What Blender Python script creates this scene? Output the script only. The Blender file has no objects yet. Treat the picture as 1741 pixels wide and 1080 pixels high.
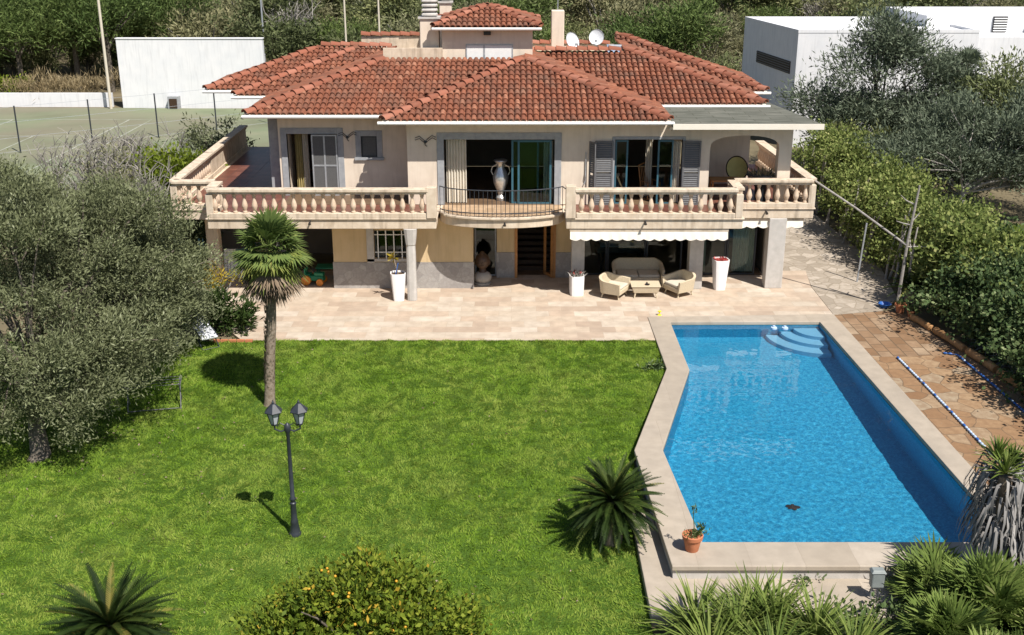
import bpy, math, random
import numpy as np
from mathutils import Vector, Matrix, noise
random.seed(7)
RAD = math.radians
S = bpy.context.scene
COL = S.collection

# ------------------------------------------------------------------ camera, sky, sun, exposure
cam_d = bpy.data.cameras.new("camera")
cam = bpy.data.objects.new("camera", cam_d)
COL.objects.link(cam)
cam.location = (0, 0, 12.4)
cam.rotation_euler = (RAD(90 - 19.4), 0, 0)
cam_d.sensor_fit = 'HORIZONTAL'
cam_d.sensor_width = 36
cam_d.lens = 36 * 1890 / 1741
cam_d.clip_start = 0.2
cam_d.clip_end = 3000
S.camera = cam

SUNV = Vector((.43, -.57, 1.0)).normalized()
world = bpy.data.worlds.new("World")
S.world = world
world.use_nodes = True
wn = world.node_tree.nodes
wl = world.node_tree.links
sky = wn.new("ShaderNodeTexSky")
sky.sky_type = 'NISHITA'
sky.sun_disc = False
sky.sun_elevation = math.asin(SUNV.z)
sky.sun_rotation = math.atan2(SUNV.x, SUNV.y)
sky.altitude = 50
sky.air_density = 1.0
sky.dust_density = 0.8
wl.new(sky.outputs[0], wn["Background"].inputs[0])
wn["Background"].inputs[1].default_value = 0.066
sd = bpy.data.lights.new("sun", 'SUN')
sd.energy = 5.0
sd.angle = RAD(0.5)
sd.color = (1.0, .945, .87)
sun = bpy.data.objects.new("sun", sd)
sun.rotation_euler = (-SUNV).to_track_quat('-Z', 'Y').to_euler()
sun.location = (20, -10, 40)
COL.objects.link(sun)
S.view_settings.view_transform = 'Standard'
S.view_settings.look = 'None'
S.view_settings.gamma = 1
S.view_settings.exposure = 0.5
S.cycles.max_bounces = 10
S.cycles.transparent_max_bounces = 16
S.cycles.use_denoising = True

# ------------------------------------------------------------------ materials
MATS = {}


class NT:
    def __init__(self, name):
        self.m = bpy.data.materials.new(name)
        self.m.use_nodes = True
        self.n = self.m.node_tree.nodes
        self.l = self.m.node_tree.links
        self.b = self.n["Principled BSDF"]
        MATS[name] = self.m

    def node(self, t, ins=None, **kw):
        nd = self.n.new(t)
        for k, v in kw.items():
            setattr(nd, k, v)
        for k, v in (ins or {}).items():
            if hasattr(v, 'links') or isinstance(v, bpy.types.NodeSocket):
                self.l.new(v, nd.inputs[k])
            else:
                nd.inputs[k].default_value = v
        return nd

    def coord(self):
        return self.node("ShaderNodeNewGeometry").outputs["Position"]

    def obj(self):
        return self.node("ShaderNodeTexCoord").outputs["Object"]

    def noise(self, scale, detail=4, vec=None, rough=.55, dist=0):
        return self.node("ShaderNodeTexNoise", {"Vector": vec or self.coord(), "Scale": scale, "Detail": detail,
                                                 "Roughness": rough, "Distortion": dist}).outputs[0]

    def ramp(self, fac, stops):
        r = self.node("ShaderNodeValToRGB", {"Fac": fac})
        cr = r.color_ramp
        while len(cr.elements) < len(stops):
            cr.elements.new(.5)
        for e, (p, c) in zip(cr.elements, stops):
            e.position = p
            e.color = (*c, 1) if len(c) == 3 else c
        return r.outputs[0]

    def mix(self, fac, a, b, mode='MIX'):
        m = self.node("ShaderNodeMix", data_type='RGBA', blend_type=mode)
        for sock, v in ((m.inputs[0], fac), (m.inputs[6], a), (m.inputs[7], b)):
            if isinstance(v, bpy.types.NodeSocket):
                self.l.new(v, sock)
            else:
                sock.default_value = v if not isinstance(v, tuple) else ((*v, 1) if len(v) == 3 else v)
        return m.outputs[2]

    def attr(self, name="rnd"):
        return self.node("ShaderNodeAttribute", attribute_name=name).outputs["Fac"]

    def math(self, op, a, b=0.):
        return self.node("ShaderNodeMath", {0: a, 1: b}, operation=op).outputs[0]

    def base(self, col, rough=.8, spec=.3, metal=0):
        if isinstance(col, bpy.types.NodeSocket):
            self.l.new(col, self.b.inputs["Base Color"])
        else:
            self.b.inputs["Base Color"].default_value = (*col, 1)
        if isinstance(rough, bpy.types.NodeSocket):
            self.l.new(rough, self.b.inputs["Roughness"])
        else:
            self.b.inputs["Roughness"].default_value = rough
        self.b.inputs["Specular IOR Level"].default_value = spec
        self.b.inputs["Metallic"].default_value = metal
        return self

    def bump(self, h, strength=.4, dist=.02):
        bn = self.node("ShaderNodeBump", {"Height": h, "Strength": strength, "Distance": dist})
        self.l.new(bn.outputs[0], self.b.inputs["Normal"])
        return self


def mottled(name, a, b, scale=3, rough=.8, spec=.3, bump=.0, bscale=40, metal=0, streak=0.0):
    t = NT(name)
    n1 = t.noise(scale, 6)
    c = t.ramp(n1, [(.3, a), (.7, b)])
    if streak:
        mp = t.node("ShaderNodeMapping", {"Vector": t.coord(), "Scale": (5, 5, .5)}).outputs[0]
        s = t.noise(1.2, 5, mp)
        c = t.mix(t.ramp(s, [(.5, (0, 0, 0)), (.75, (streak,) * 3)]), c, tuple(x * .55 for x in a))
    t.base(c, rough, spec, metal)
    if bump:
        t.bump(t.noise(bscale, 5), bump, .01)
    return t.m


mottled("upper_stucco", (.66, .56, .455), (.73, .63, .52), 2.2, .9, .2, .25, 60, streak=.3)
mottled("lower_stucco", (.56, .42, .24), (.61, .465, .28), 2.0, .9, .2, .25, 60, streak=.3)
mottled("trim_stone", (.51, .41, .305), (.66, .56, .445), 3.5, .85, .2, .3, 50, streak=.8)
mottled("baluster_stone", (.48, .36, .26), (.63, .50, .385), 5, .85, .2, .3, 70)
mottled("white_plaster", (.66, .67, .69), (.73, .73, .74), 1.2, .8, .25, .15, 40, streak=.3)
mottled("white_paint", (.76, .76, .75), (.82, .82, .80), 8, .5, .4)
mottled("worn_line", (.22, .24, .17), (.46, .47, .42), .8, .9, .1)
mottled("white_pot", (.76, .75, .75), (.82, .81, .81), 6, .35, .5)
mottled("grey_frame_stone", (.27, .28, .30), (.36, .37, .38), 6, .7, .3, .2, 60)
mottled("grey_column", (.43, .41, .38), (.52, .49, .46), 5, .8, .3, .3, 40, streak=.3)
mottled("dark_grey_metal", (.02, .025, .032), (.035, .04, .05), 8, .45, .5)
mottled("box_grey", (.20, .225, .22), (.25, .275, .27), 8, .5, .4)
mottled("galvanised", (.38, .40, .42), (.5, .52, .55), 12, .45, .5, metal=.5)
mottled("shutter_grey", (.115, .115, .12), (.15, .15, .155), 8, .6, .4)
mottled("teal_frame", (.035, .11, .15), (.045, .13, .175), 6, .45, .5)
mottled("wood", (.36, .16, .05), (.45, .22, .08), 9, .55, .4)
mottled("dark_wood", (.035, .02, .012), (.06, .035, .02), 9, .6, .3)
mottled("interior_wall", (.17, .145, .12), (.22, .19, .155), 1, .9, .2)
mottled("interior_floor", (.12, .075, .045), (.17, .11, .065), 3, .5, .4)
mottled("cream_curtain", (.62, .57, .48), (.7, .65, .56), 5, .9, .1)
mottled("yellow_curtain", (.36, .30, .13), (.44, .36, .17), 5, .9, .1)
mottled("olive_cushion", (.55, .47, .18), (.62, .54, .22), 5, .9, .1)
mottled("awning_cloth", (.70, .64, .55), (.76, .71, .62), 2, .85, .2)
mottled("wicker", (.50, .42, .29), (.60, .51, .37), 25, .7, .3, .5, 120)
mottled("cushion", (.52, .47, .38), (.58, .53, .44), 8, .95, .1)
mottled("terracotta", (.42, .15, .07), (.52, .20, .10), 6, .75, .3, .2, 40)
mottled("soil", (.06, .04, .025), (.12, .08, .05), 14, .95, .1, .6, 40)
mottled("bark", (.09, .075, .06), (.19, .165, .135), 10, .95, .1, .8, 30)
mottled("grey_bark", (.25, .23, .21), (.40, .37, .34), 9, .9, .1, .6, 30)
mottled("palm_bark", (.16, .12, .085), (.30, .25, .20), 14, .95, .1, .9, 24)
mottled("log_wood", (.34, .17, .07), (.48, .28, .13), 7, .8, .2, .5, 20)
mottled("green_plastic", (.01, .16, .075), (.015, .2, .095), 4, .4, .5)
mottled("orange_plastic", (.65, .20, .02), (.72, .25, .03), 4, .4, .5)
mottled("blue_plastic", (.02, .09, .32), (.03, .13, .42), 4, .4, .5)
mottled("pale_blue_plastic", (.40, .52, .72), (.5, .62, .8), 8, .4, .5)
mottled("black_plastic", (.012, .012, .014), (.02, .02, .022), 8, .4, .5)
mottled("brown_bronze", (.05, .028, .016), (.09, .05, .028), 10, .5, .5)
mottled("silver", (.5, .5, .5), (.75, .74, .72), 14, .3, .5, metal=.7)
mottled("dish_grey", (.55, .57, .60), (.62, .64, .67), 6, .5, .4)
mottled("yellow_petal", (.75, .6, .02), (.8, .68, .05), 6, .7, .2)
mottled("red_flower", (.38, .05, .05), (.5, .1, .08), 20, .8, .2)
mottled("stone_statue", (.30, .28, .25), (.42, .39, .35), 12, .9, .2, .4, 40)
mottled("fruit_orange", (.55, .26, .02), (.62, .34, .03), 6, .5, .4)
mottled("paper_pale", (.55, .55, .55), (.62, .62, .62), 6, .9, .2)
mottled("hill_earth", (.10, .085, .05), (.20, .165, .105), .35, .95, .1, .5, 3)


def m_tiles():
    t = NT("roof_tile")
    r = t.attr()
    c = t.ramp(r, [(0, (.18, .068, .041)), (.3, (.235, .084, .047)), (.65, (.275, .099, .054)), (.9, (.32, .123, .07)), (1, (.42, .20, .125))])
    n = t.noise(9, 6)
    c = t.mix(t.ramp(n, [(.40, (.6,) * 3), (.65, (0,) * 3)]), c, (.17, .065, .038), 'MIX')
    n2 = t.noise(1.1, 6)
    c = t.mix(t.ramp(n2, [(.45, (0,) * 3), (.7, (.65,) * 3)]), c, (.15, .09, .065), 'MIX')
    n3 = t.noise(34, 3)
    c = t.mix(t.ramp(n3, [(.64, (0,) * 3), (.72, (.2,) * 3)]), c, (.36, .30, .24), 'MIX')
    t.base(c, .85, .25)
    t.bump(t.noise(60, 4), .3, .006)


m_tiles()
t = NT("ridge_tile")
c = t.ramp(t.attr(), [(0, (.21, .075, .045)), (.5, (.28, .10, .06)), (1, (.35, .15, .10))])
c = t.mix(t.ramp(t.noise(5, 6), [(.45, (0,) * 3), (.75, (.45,) * 3)]), c, (.24, .125, .085))
t.base(c, .85, .25).bump(t.noise(60, 4), .3, .006)

# grey mineral-felt roof over the terrace
t = NT("grey_felt")
mp = t.node("ShaderNodeMapping", {"Vector": t.coord(), "Scale": (.8, 5, 1)}).outputs[0]
c = t.ramp(t.noise(1.6, 6, mp), [(.35, (.10, .105, .085)), (.6, (.165, .165, .14)), (.75, (.22, .21, .18))])
br = t.node("ShaderNodeTexBrick", {"Vector": t.coord(), "Scale": 1.0, "Brick Width": 1.3, "Row Height": .42, "Mortar Size": .012,
                                   "Color1": (1, 1, 1, 1), "Color2": (.85, .85, .85, 1), "Mortar": (.5, .5, .45, 1)}).outputs[0]
t.base(t.mix(1., c, br, 'MULTIPLY'), .95, .1).bump(t.noise(50, 4), .4, .01)


def paving(name, cols, bw, rh, mortar, msize, offs=.5, rot=0., rough=.75, spot=.2):
    t = NT(name)
    v = t.node("ShaderNodeMapping", {"Vector": t.coord(), "Rotation": (0, 0, rot)}).outputs[0]
    dist = t.noise(1.2, 2, v)
    v2 = t.node("ShaderNodeVectorMath", {0: v, 1: t.node("ShaderNodeVectorMath", {0: t.node("ShaderNodeTexNoise", {"Vector": v, "Scale": 1.5}).outputs[1], 3: .05}, operation='SCALE').outputs[0]}, operation='ADD').outputs[0]
    bk = t.node("ShaderNodeTexBrick", {"Vector": v2, "Scale": 1.0, "Brick Width": bw, "Row Height": rh, "Mortar Size": msize, "Mortar Smooth": .3,
                                       "Bias": 0., "Color1": (0, 0, 0, 1), "Color2": (1, 1, 1, 1), "Mortar": (.5, .5, .5, 1)}, offset=offs, squash=1.0)
    c = t.ramp(bk.outputs[0], cols)
    n = t.noise(2.5, 7)
    c = t.mix(t.ramp(n, [(.35, (.45,) * 3), (.65, (0,) * 3)]), c, tuple(x * .72 for x in cols[0][1]))
    n2 = t.noise(.5, 4)
    c = t.mix(t.ramp(n2, [(.45, (0,) * 3), (.7, (spot,) * 3)]), c, tuple(x * .6 for x in cols[-1][1]))
    c = t.mix(bk.outputs[1], c, mortar)
    t.base(c, rough, .3)
    h = t.math('ADD', t.math('MULTIPLY', bk.outputs[1], -1.), t.math('MULTIPLY', t.noise(14, 4), .5))
    t.bump(h, .5, .012)


paving("travertine", [(0, (.40, .31, .235)), (.2, (.48, .375, .285)), (.45, (.52, .42, .32)), (.7, (.51, .435, .345)), (1, (.58, .50, .41))], .85, .52, (.42, .345, .265), .006)
paving("coping_stone", [(0, (.37, .315, .25)), (.5, (.42, .36, .29)), (1, (.46, .40, .33))], 1.1, 9., (.33, .28, .22), .006, rot=0, spot=.4)
paving("brown_paver", [(0, (.20, .115, .06)), (.35, (.26, .16, .09)), (.7, (.31, .205, .125)), (1, (.37, .275, .185))], .62, .40, (.13, .09, .055), .02, rot=RAD(88), spot=.35)
paving("terrace_tile", [(0, (.13, .05, .035)), (.5, (.17, .065, .045)), (1, (.22, .09, .06))], .35, .35, (.10, .06, .05), .012, offs=0., rough=.4)
paving("deck_tile", [(0, (.40, .27, .16)), (.5, (.46, .32, .20)), (1, (.52, .37, .24))], .3, .3, (.30, .22, .15), .01, offs=0.)

t = NT("crazy_paving")
vo = t.node("ShaderNodeTexVoronoi", {"Vector": t.coord(), "Scale": 2.2}, feature='F1')
ed = t.node("ShaderNodeTexVoronoi", {"Vector": t.coord(), "Scale": 2.2}, feature='DISTANCE_TO_EDGE').outputs[0]
hs = t.node("ShaderNodeSeparateColor", {0: vo.outputs[1]}).outputs[0]
c = t.ramp(hs, [(0, (.28, .24, .19)), (.5, (.37, .32, .26)), (1, (.48, .42, .35))])
c = t.mix(t.ramp(t.noise(6, 6), [(.4, (.5,) * 3), (.65, (0,) * 3)]), c, (.28, .23, .18))
c = t.mix(t.ramp(ed, [(.0, (1,) * 3), (.05, (0,) * 3)]), c, (.24, .20, .15))
t.base(c, .9, .2).bump(t.noise(12, 5), .5, .02)

t = NT("brown_flag")
wv = t.node("ShaderNodeVectorMath", {0: t.coord(), 1: t.node("ShaderNodeVectorMath", {0: t.node("ShaderNodeTexNoise", {"Vector": t.coord(), "Scale": 1.3}).outputs[1], 3: .35}, operation='SCALE').outputs[0]}, operation='ADD').outputs[0]
vo = t.node("ShaderNodeTexVoronoi", {"Vector": wv, "Scale": 1.75, "Randomness": .75}, feature='F1')
hs = t.node("ShaderNodeSeparateColor", {0: vo.outputs[1]}).outputs[0]
ed = t.node("ShaderNodeTexVoronoi", {"Vector": wv, "Scale": 1.75, "Randomness": .75}, feature='DISTANCE_TO_EDGE').outputs[0]
c = t.ramp(hs, [(0, (.22, .125, .065)), (.4, (.285, .175, .095)), (.75, (.34, .23, .135)), (1, (.33, .265, .185))])
c = t.mix(t.ramp(t.noise(5, 6), [(.4, (.5,) * 3), (.65, (0,) * 3)]), c, (.19, .11, .06))
c = t.mix(t.ramp(ed, [(.0, (1,) * 3), (.035, (0,) * 3)]), c, (.12, .085, .055))
t.base(c, .8, .2).bump(t.noise(12, 5), .4, .015)

t = NT("stone_plinth")
vo = t.node("ShaderNodeTexVoronoi", {"Vector": t.coord(), "Scale": 3.2}, feature='F1')
hs = t.node("ShaderNodeSeparateColor", {0: vo.outputs[1]}).outputs[0]
ed = t.node("ShaderNodeTexVoronoi", {"Vector": t.coord(), "Scale": 3.2}, feature='DISTANCE_TO_EDGE').outputs[0]
c = t.ramp(hs, [(0, (.30, .28, .265)), (1, (.42, .40, .375))])
c = t.mix(t.ramp(t.noise(10, 6), [(.4, (.4,) * 3), (.65, (0,) * 3)]), c, (.24, .22, .21))
c = t.mix(t.ramp(ed, [(.0, (.6,) * 3), (.03, (0,) * 3)]), c, (.24, .23, .22))
t.base(c, .9, .2).bump(t.noise(20, 5), .4, .02)

t = NT("lawn_soil")
c = t.ramp(t.noise(.7, 6), [(.3, (.05, .10, .012)), (.55, (.075, .135, .018)), (.75, (.11, .14, .03))])
c = t.mix(t.ramp(t.noise(25, 4), [(.4, (.6,) * 3), (.6, (0,) * 3)]), c, (.03, .055, .01))
t.base(c, .95, .1)


def leafmat(name, stops, trans=.3, rough=.55, spec=.2, big=0., vary=False):
    t = NT(name)
    r = t.attr()
    c = t.ramp(r, stops)
    if big:
        n = t.noise(big, 3)
        dk = tuple(x * .62 for x in stops[0][1])
        c = t.mix(t.ramp(n, [(.35, (.7,) * 3), (.65, (0,) * 3)]), c, stops[len(stops) // 2][1])
    if vary:   # each tree of the wood has its own tint
        ob = t.node("ShaderNodeObjectInfo").outputs["Random"]
        c = t.mix(1., c, t.ramp(ob, [(0, (.6, .64, .55)), (.25, (.95, .95, .85)), (.5, (1.2, 1.15, .95)), (.75, (.8, .9, .75)), (1, (1.35, 1.3, 1.15))]), 'MULTIPLY')
    t.base(c, max(rough, .6), min(spec, .14))
    tr = t.node("ShaderNodeBsdfTranslucent", {"Color": c})
    mx = t.node("ShaderNodeMixShader", {0: trans, 1: t.b.outputs[0], 2: tr.outputs[0]})
    t.l.new(mx.outputs[0], t.n["Material Output"].inputs[0])
    return t.m


leafmat("olive_leaf", [(0, (.08, .09, .043)), (.4, (.145, .162, .08)), (.75, (.21, .232, .122)), (1, (.30, .32, .20))], .2, .6, .15)
leafmat("olive_leaf_b", [(0, (.085, .095, .05)), (.4, (.145, .165, .085)), (.8, (.22, .24, .135)), (1, (.29, .31, .20))], .2, .6, .15)
leafmat("pine_leaf", [(0, (.045, .068, .022)), (.5, (.09, .13, .042)), (.85, (.145, .19, .068)), (1, (.20, .24, .10))], .2, vary=True)
leafmat("maquis_leaf", [(0, (.07, .085, .04)), (.5, (.145, .165, .08)), (.85, (.215, .235, .12)), (1, (.29, .285, .18))], .2, vary=True)
leafmat("scrub_leaf", [(0, (.10, .105, .06)), (.5, (.195, .195, .12)), (1, (.30, .285, .20))], .2, vary=True)
leafmat("casuarina_leaf", [(0, (.065, .085, .055)), (.5, (.13, .16, .105)), (.85, (.19, .225, .15)), (1, (.27, .30, .21))], .2)
leafmat("dark_leaf", [(0, (.015, .03, .008)), (.5, (.035, .062, .014)), (1, (.075, .11, .03))], .2, .4, .4)
leafmat("vine_leaf", [(0, (.07, .10, .025)), (.4, (.16, .205, .055)), (.75, (.27, .31, .095)), (1, (.38, .38, .15))], .3, .5, .3)
leafmat("ivy_leaf", [(0, (.035, .06, .022)), (.5, (.08, .125, .045)), (.85, (.145, .19, .075)), (1, (.26, .30, .15))], .2, .4, .4)
leafmat("lime_leaf", [(0, (.07, .10, .012)), (.5, (.15, .20, .02)), (1, (.26, .30, .04))], .3, .45, .4)
leafmat("citrus_leaf", [(0, (.05, .085, .012)), (.4, (.13, .185, .02)), (.75, (.22, .265, .03)), (.93, (.33, .33, .05)), (1, (.48, .32, .04))], .3, .38, .5)
leafmat("palm_leaf", [(0, (.07, .115, .035)), (.5, (.14, .195, .055)), (.85, (.21, .255, .075)), (1, (.32, .31, .11))], .25, .45, .4)
leafmat("palm_leaf_yellow", [(0, (.11, .16, .035)), (.5, (.21, .245, .06)), (1, (.38, .34, .12))], .25, .5, .3)
leafmat("dead_frond", [(0, (.12, .085, .055)), (.5, (.22, .165, .115)), (1, (.34, .27, .2))], .15, .8, .1)
leafmat("grey_frond", [(0, (.13, .125, .12)), (.5, (.24, .23, .22)), (1, (.40, .38, .36))], .1, .8, .1)
leafmat("cycad_leaf", [(0, (.010, .022, .005)), (.5, (.025, .045, .008)), (.85, (.065, .088, .018)), (1, (.17, .15, .035))], .1, .5, .25)
leafmat("chamaerops_leaf", [(0, (.06, .10, .024)), (.5, (.14, .20, .045)), (.85, (.22, .28, .075)), (1, (.33, .35, .14))], .25, .4, .5)
leafmat("strap_leaf", [(0, (.06, .10, .02)), (.5, (.145, .20, .04)), (1, (.28, .31, .10))], .25, .5, .3)
leafmat("yellow_shrub_leaf", [(0, (.2, .16, .02)), (.5, (.34, .26, .03)), (1, (.5, .38, .06))], .3)
leafmat("dry_twig", [(0, (.16, .15, .13)), (.5, (.26, .24, .215)), (1, (.38, .355, .32))], .0, .9, .1)
leafmat("dry_grass", [(0, (.22, .17, .09)), (.5, (.32, .25, .14)), (1, (.42, .35, .22))], .2, .8, .1)
t = NT("grass_blade")
g = t.ramp(t.attr(), [(0, (.118, .205, .018)), (.4, (.182, .298, .028)), (.75, (.245, .365, .045)), (1, (.36, .42, .09))])
g2 = t.mix(t.ramp(t.noise(.55, 5), [(.42, (0,) * 3), (.72, (.75,) * 3)]), g, (.30, .36, .075))
g2 = t.mix(t.ramp(t.noise(2.3, 4), [(.5, (0,) * 3), (.72, (.6,) * 3)]), g2, (.14, .26, .022))
t.base(g2, .6, .12)
tr = t.node("ShaderNodeBsdfTranslucent", {"Color": g2})
mx = t.node("ShaderNodeMixShader", {0: .35, 1: t.b.outputs[0], 2: tr.outputs[0]})
t.l.new(mx.outputs[0], t.n["Material Output"].inputs[0])

# clear thin glass and frosted lamp glass
t = NT("glass_pane")
fr = t.node("ShaderNodeFresnel", {"IOR": 1.38})
tp = t.node("ShaderNodeBsdfTransparent", {"Color": (.72, .82, .82, 1)})
gl = t.node("ShaderNodeBsdfGlossy", {"Color": (1, 1, 1, 1), "Roughness": .02})
mx = t.node("ShaderNodeMixShader", {0: fr.outputs[0], 1: tp.outputs[0], 2: gl.outputs[0]})
t.l.new(mx.outputs[0], t.n["Material Output"].inputs[0])
NT("lamp_glass").base((.42, .45, .48), .25, .5)
t = NT("grey_screen")
t.base(t.ramp(t.noise(160, 2), [(.4, (.075, .075, .075)), (.6, (.13, .13, .13))]), .7, .3)
# water: real refraction
t = NT("pool_water")
gb = t.node("ShaderNodeBsdfGlass", {"Color": (.93, .985, 1, 1), "Roughness": 0.0, "IOR": 1.33})
t.l.new(gb.outputs[0], t.n["Material Output"].inputs[0])
# pool mosaic
t = NT("pool_mosaic")
vo = t.node("ShaderNodeTexVoronoi", {"Vector": t.coord(), "Scale": 26.}, feature='F1', distance='CHEBYCHEV')
hs = t.node("ShaderNodeSeparateColor", {0: vo.outputs[1]}).outputs[0]
c = t.ramp(hs, [(0, (.017, .215, .40)), (.5, (.03, .305, .495)), (1, (.066, .42, .61))])
c = t.mix(t.ramp(t.noise(.6, 3), [(.4, (0,) * 3), (.7, (.35,) * 3)]), c, (.022, .275, .46))
t.base(c, .4, .4)
NT("step_paint").base((.22, .47, .63), .5, .4)
# tennis court
t = NT("court_green")
c = t.ramp(t.noise(.25, 7), [(.3, (.135, .15, .09)), (.5, (.175, .205, .125)), (.7, (.22, .23, .15))])
c = t.mix(t.ramp(t.noise(.09, 4), [(.42, (0,) * 3), (.62, (.8,) * 3)]), c, (.205, .185, .135))
t.base(c, .9, .2)

# ------------------------------------------------------------------ mesh helpers
OFF = {}


class MB:
    def __init__(self):
        self.v = []
        self.f = []
        self.r = []

    def add(self, vs, fs, rnd=None):
        o = len(self.v)
        self.v.extend(tuple(p) for p in vs)
        self.f.extend(tuple(i + o for i in q) for q in fs)
        self.r.extend([random.random() if rnd is None else rnd] * len(fs))
        return self

    def box(self, x0, x1, y0, y1, z0, z1):
        v = [(x, y, z) for z in (z0, z1) for y in (y0, y1) for x in (x0, x1)]
        return self.add(v, [(0, 2, 3, 1), (4, 5, 7, 6), (0, 1, 5, 4), (2, 6, 7, 3), (0, 4, 6, 2), (1, 3, 7, 5)])

    def obox(self, c, half, M):
        v = []
        for sz in (-1, 1):
            for sy in (-1, 1):
                for sx in (-1, 1):
                    v.append(Vector(c) + M @ Vector((sx * half[0], sy * half[1], sz * half[2])))
        return self.add(v, [(0, 2, 3, 1), (4, 5, 7, 6), (0, 1, 5, 4), (2, 6, 7, 3), (0, 4, 6, 2), (1, 3, 7, 5)])

    def prism(self, poly, z0, z1, top=None):
        n = len(poly)
        top = top or poly
        v = [(p[0], p[1], z0) for p in poly] + [(p[0], p[1], z1) for p in top]
        f = [tuple(range(n - 1, -1, -1)), tuple(range(n, 2 * n))]
        f += [(i, (i + 1) % n, n + (i + 1) % n, n + i) for i in range(n)]
        return self.add(v, f)

    def xzprism(self, poly, y0, y1):
        n = len(poly)
        v = [(p[0], y0, p[1]) for p in poly] + [(p[0], y1, p[1]) for p in poly]
        f = [tuple(range(n)), tuple(range(2 * n - 1, n - 1, -1))]
        f += [(i, n + i, n + (i + 1) % n, (i + 1) % n) for i in range(n)]
        return self.add(v, f)

    def sweep(self, pts, rads, n=8, cap=True):
        pts = [Vector(p) for p in pts]
        if not hasattr(rads, '__len__'):
            rads = [rads] * len(pts)
        vs, fs = [], []
        ref = None
        for i, p in enumerate(pts):
            d = (pts[min(i + 1, len(pts) - 1)] - pts[max(i - 1, 0)])
            if d.length < 1e-9:
                d = Vector((0, 0, 1))
            d.normalize()
            if ref is None:
                ref = d.orthogonal().normalized()
            ref = (ref - d * ref.dot(d))
            ref = ref.normalized() if ref.length > 1e-6 else d.orthogonal().normalized()
            b = d.cross(ref)
            for k in range(n):
                a = 2 * math.pi * k / n
                vs.append(p + (ref * math.cos(a) + b * math.sin(a)) * rads[i])
        for i in range(len(pts) - 1):
            for k in range(n):
                fs.append((i * n + k, i * n + (k + 1) % n, (i + 1) * n + (k + 1) % n, (i + 1) * n + k))
        if cap:
            fs.append(tuple(range(n - 1, -1, -1)))
            fs.append(tuple((len(pts) - 1) * n + k for k in range(n)))
        return self.add(vs, fs)

    def lathe(self, prof, c=(0, 0, 0), n=16, sq=None):
        """prof: (radius, z). sq: rounded-square exponent."""
        vs, fs = [], []
        for r, z in prof:
            for k in range(n):
                a = 2 * math.pi * (k + .5) / n
                ca, sa = math.cos(a), math.sin(a)
                q = 1.0
                if sq:
                    q = 1 / (abs(ca) ** sq + abs(sa) ** sq) ** (1 / sq)
                vs.append((c[0] + r * q * ca, c[1] + r * q * sa, c[2] + z))
        m = len(prof)
        for i in range(m - 1):
            for k in range(n):
                fs.append((i * n + k, i * n + (k + 1) % n, (i + 1) * n + (k + 1) % n, (i + 1) * n + k))
        fs.append(tuple(range(n - 1, -1, -1)))
        fs.append(tuple((m - 1) * n + k for k in range(n)))
        return self.add(vs, fs)

    def ball(self, c, r, n=12, m=8, M=None):
        if not hasattr(r, '__len__'):
            r = (r, r, r)
        vs = [(0, 0, -1)]
        for i in range(1, m):
            b = -math.pi / 2 + math.pi * i / m
            for k in range(n):
                a = 2 * math.pi * k / n
                vs.append((math.cos(b) * math.cos(a), math.cos(b) * math.sin(a), math.sin(b)))
        vs.append((0, 0, 1))
        fs = [(0, 1 + (k + 1) % n, 1 + k) for k in range(n)]
        for i in range(m - 2):
            for k in range(n):
                fs.append((1 + i * n + k, 1 + i * n + (k + 1) % n, 1 + (i + 1) * n + (k + 1) % n, 1 + (i + 1) * n + k))
        L = len(vs) - 1
        fs += [(L, L - n + k, L - n + (k + 1) % n) for k in range(n)]
        out = []
        for p in vs:
            q = Vector((p[0] * r[0], p[1] * r[1], p[2] * r[2]))
            if M:
                q = M @ q
            out.append(q + Vector(c))
        return self.add(out, fs)

    def build(self, name, mat, parent=None, loc=None, smooth=False, bevel=0, seg=2):
        me = bpy.data.meshes.new(name)
        off = Vector(loc) if loc is not None else OFF.get(parent.name, Vector()) if parent else Vector()
        me.from_pydata([(p[0] - off[0], p[1] - off[1], p[2] - off[2]) for p in self.v], [], self.f)
        at = me.attributes.new("rnd", 'FLOAT', 'FACE')
        at.data.foreach_set("value", self.r)
        if smooth:
            me.polygons.foreach_set("use_smooth", [True] * len(self.f))
        me.materials.append(MATS[mat])
        me.update()
        o = bpy.data.objects.new(name, me)
        COL.objects.link(o)
        if parent:
            o.parent = parent
        if loc is not None:
            o.location = loc
        if smooth:
            bpy_smooth_by_angle(o)
        OFF[o.name] = off.copy()
        if bevel:
            b = o.modifiers.new("bevel", 'BEVEL')
            b.width = bevel
            b.segments = seg
            b.limit_method = 'ANGLE'
        return o


def bpy_smooth_by_angle(o, ang=RAD(40)):
    me = o.data
    # mark sharp edges by face angle, without operators
    import bmesh
    bm = bmesh.new()
    bm.from_mesh(me)
    for e in bm.edges:
        if len(e.link_faces) == 2 and e.calc_face_angle(0) > ang:
            e.smooth = False
    bm.to_mesh(me)
    bm.free()


def tag(o, label=None, cat=None, group=None, kind=None):
    if label:
        o["label"] = label
    if cat:
        o["category"] = cat
    if group:
        o["group"] = group
    if kind:
        o["kind"] = kind
    return o


def thing(name, label, cat, loc=(0, 0, 0), rz=0, group=None, world=False):
    """An Empty at the thing's base; world=True means its parts are given in world coordinates."""
    o = bpy.data.objects.new(name, None)
    o.empty_display_size = .3
    COL.objects.link(o)
    o.location = loc
    o.rotation_euler = (0, 0, rz)
    OFF[o.name] = Vector(loc) if world else Vector()
    return tag(o, label, cat, group)


def copy_tree(o, parent=None):
    c = o.copy()
    COL.objects.link(c)
    if parent:
        c.parent = parent
    for ch in list(o.children):
        copy_tree(ch, c)
    return c


def struct(mb, name, mat, loc=None, **k):
    return tag(mb.build(name, mat, None, loc, **k), kind='structure')


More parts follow.
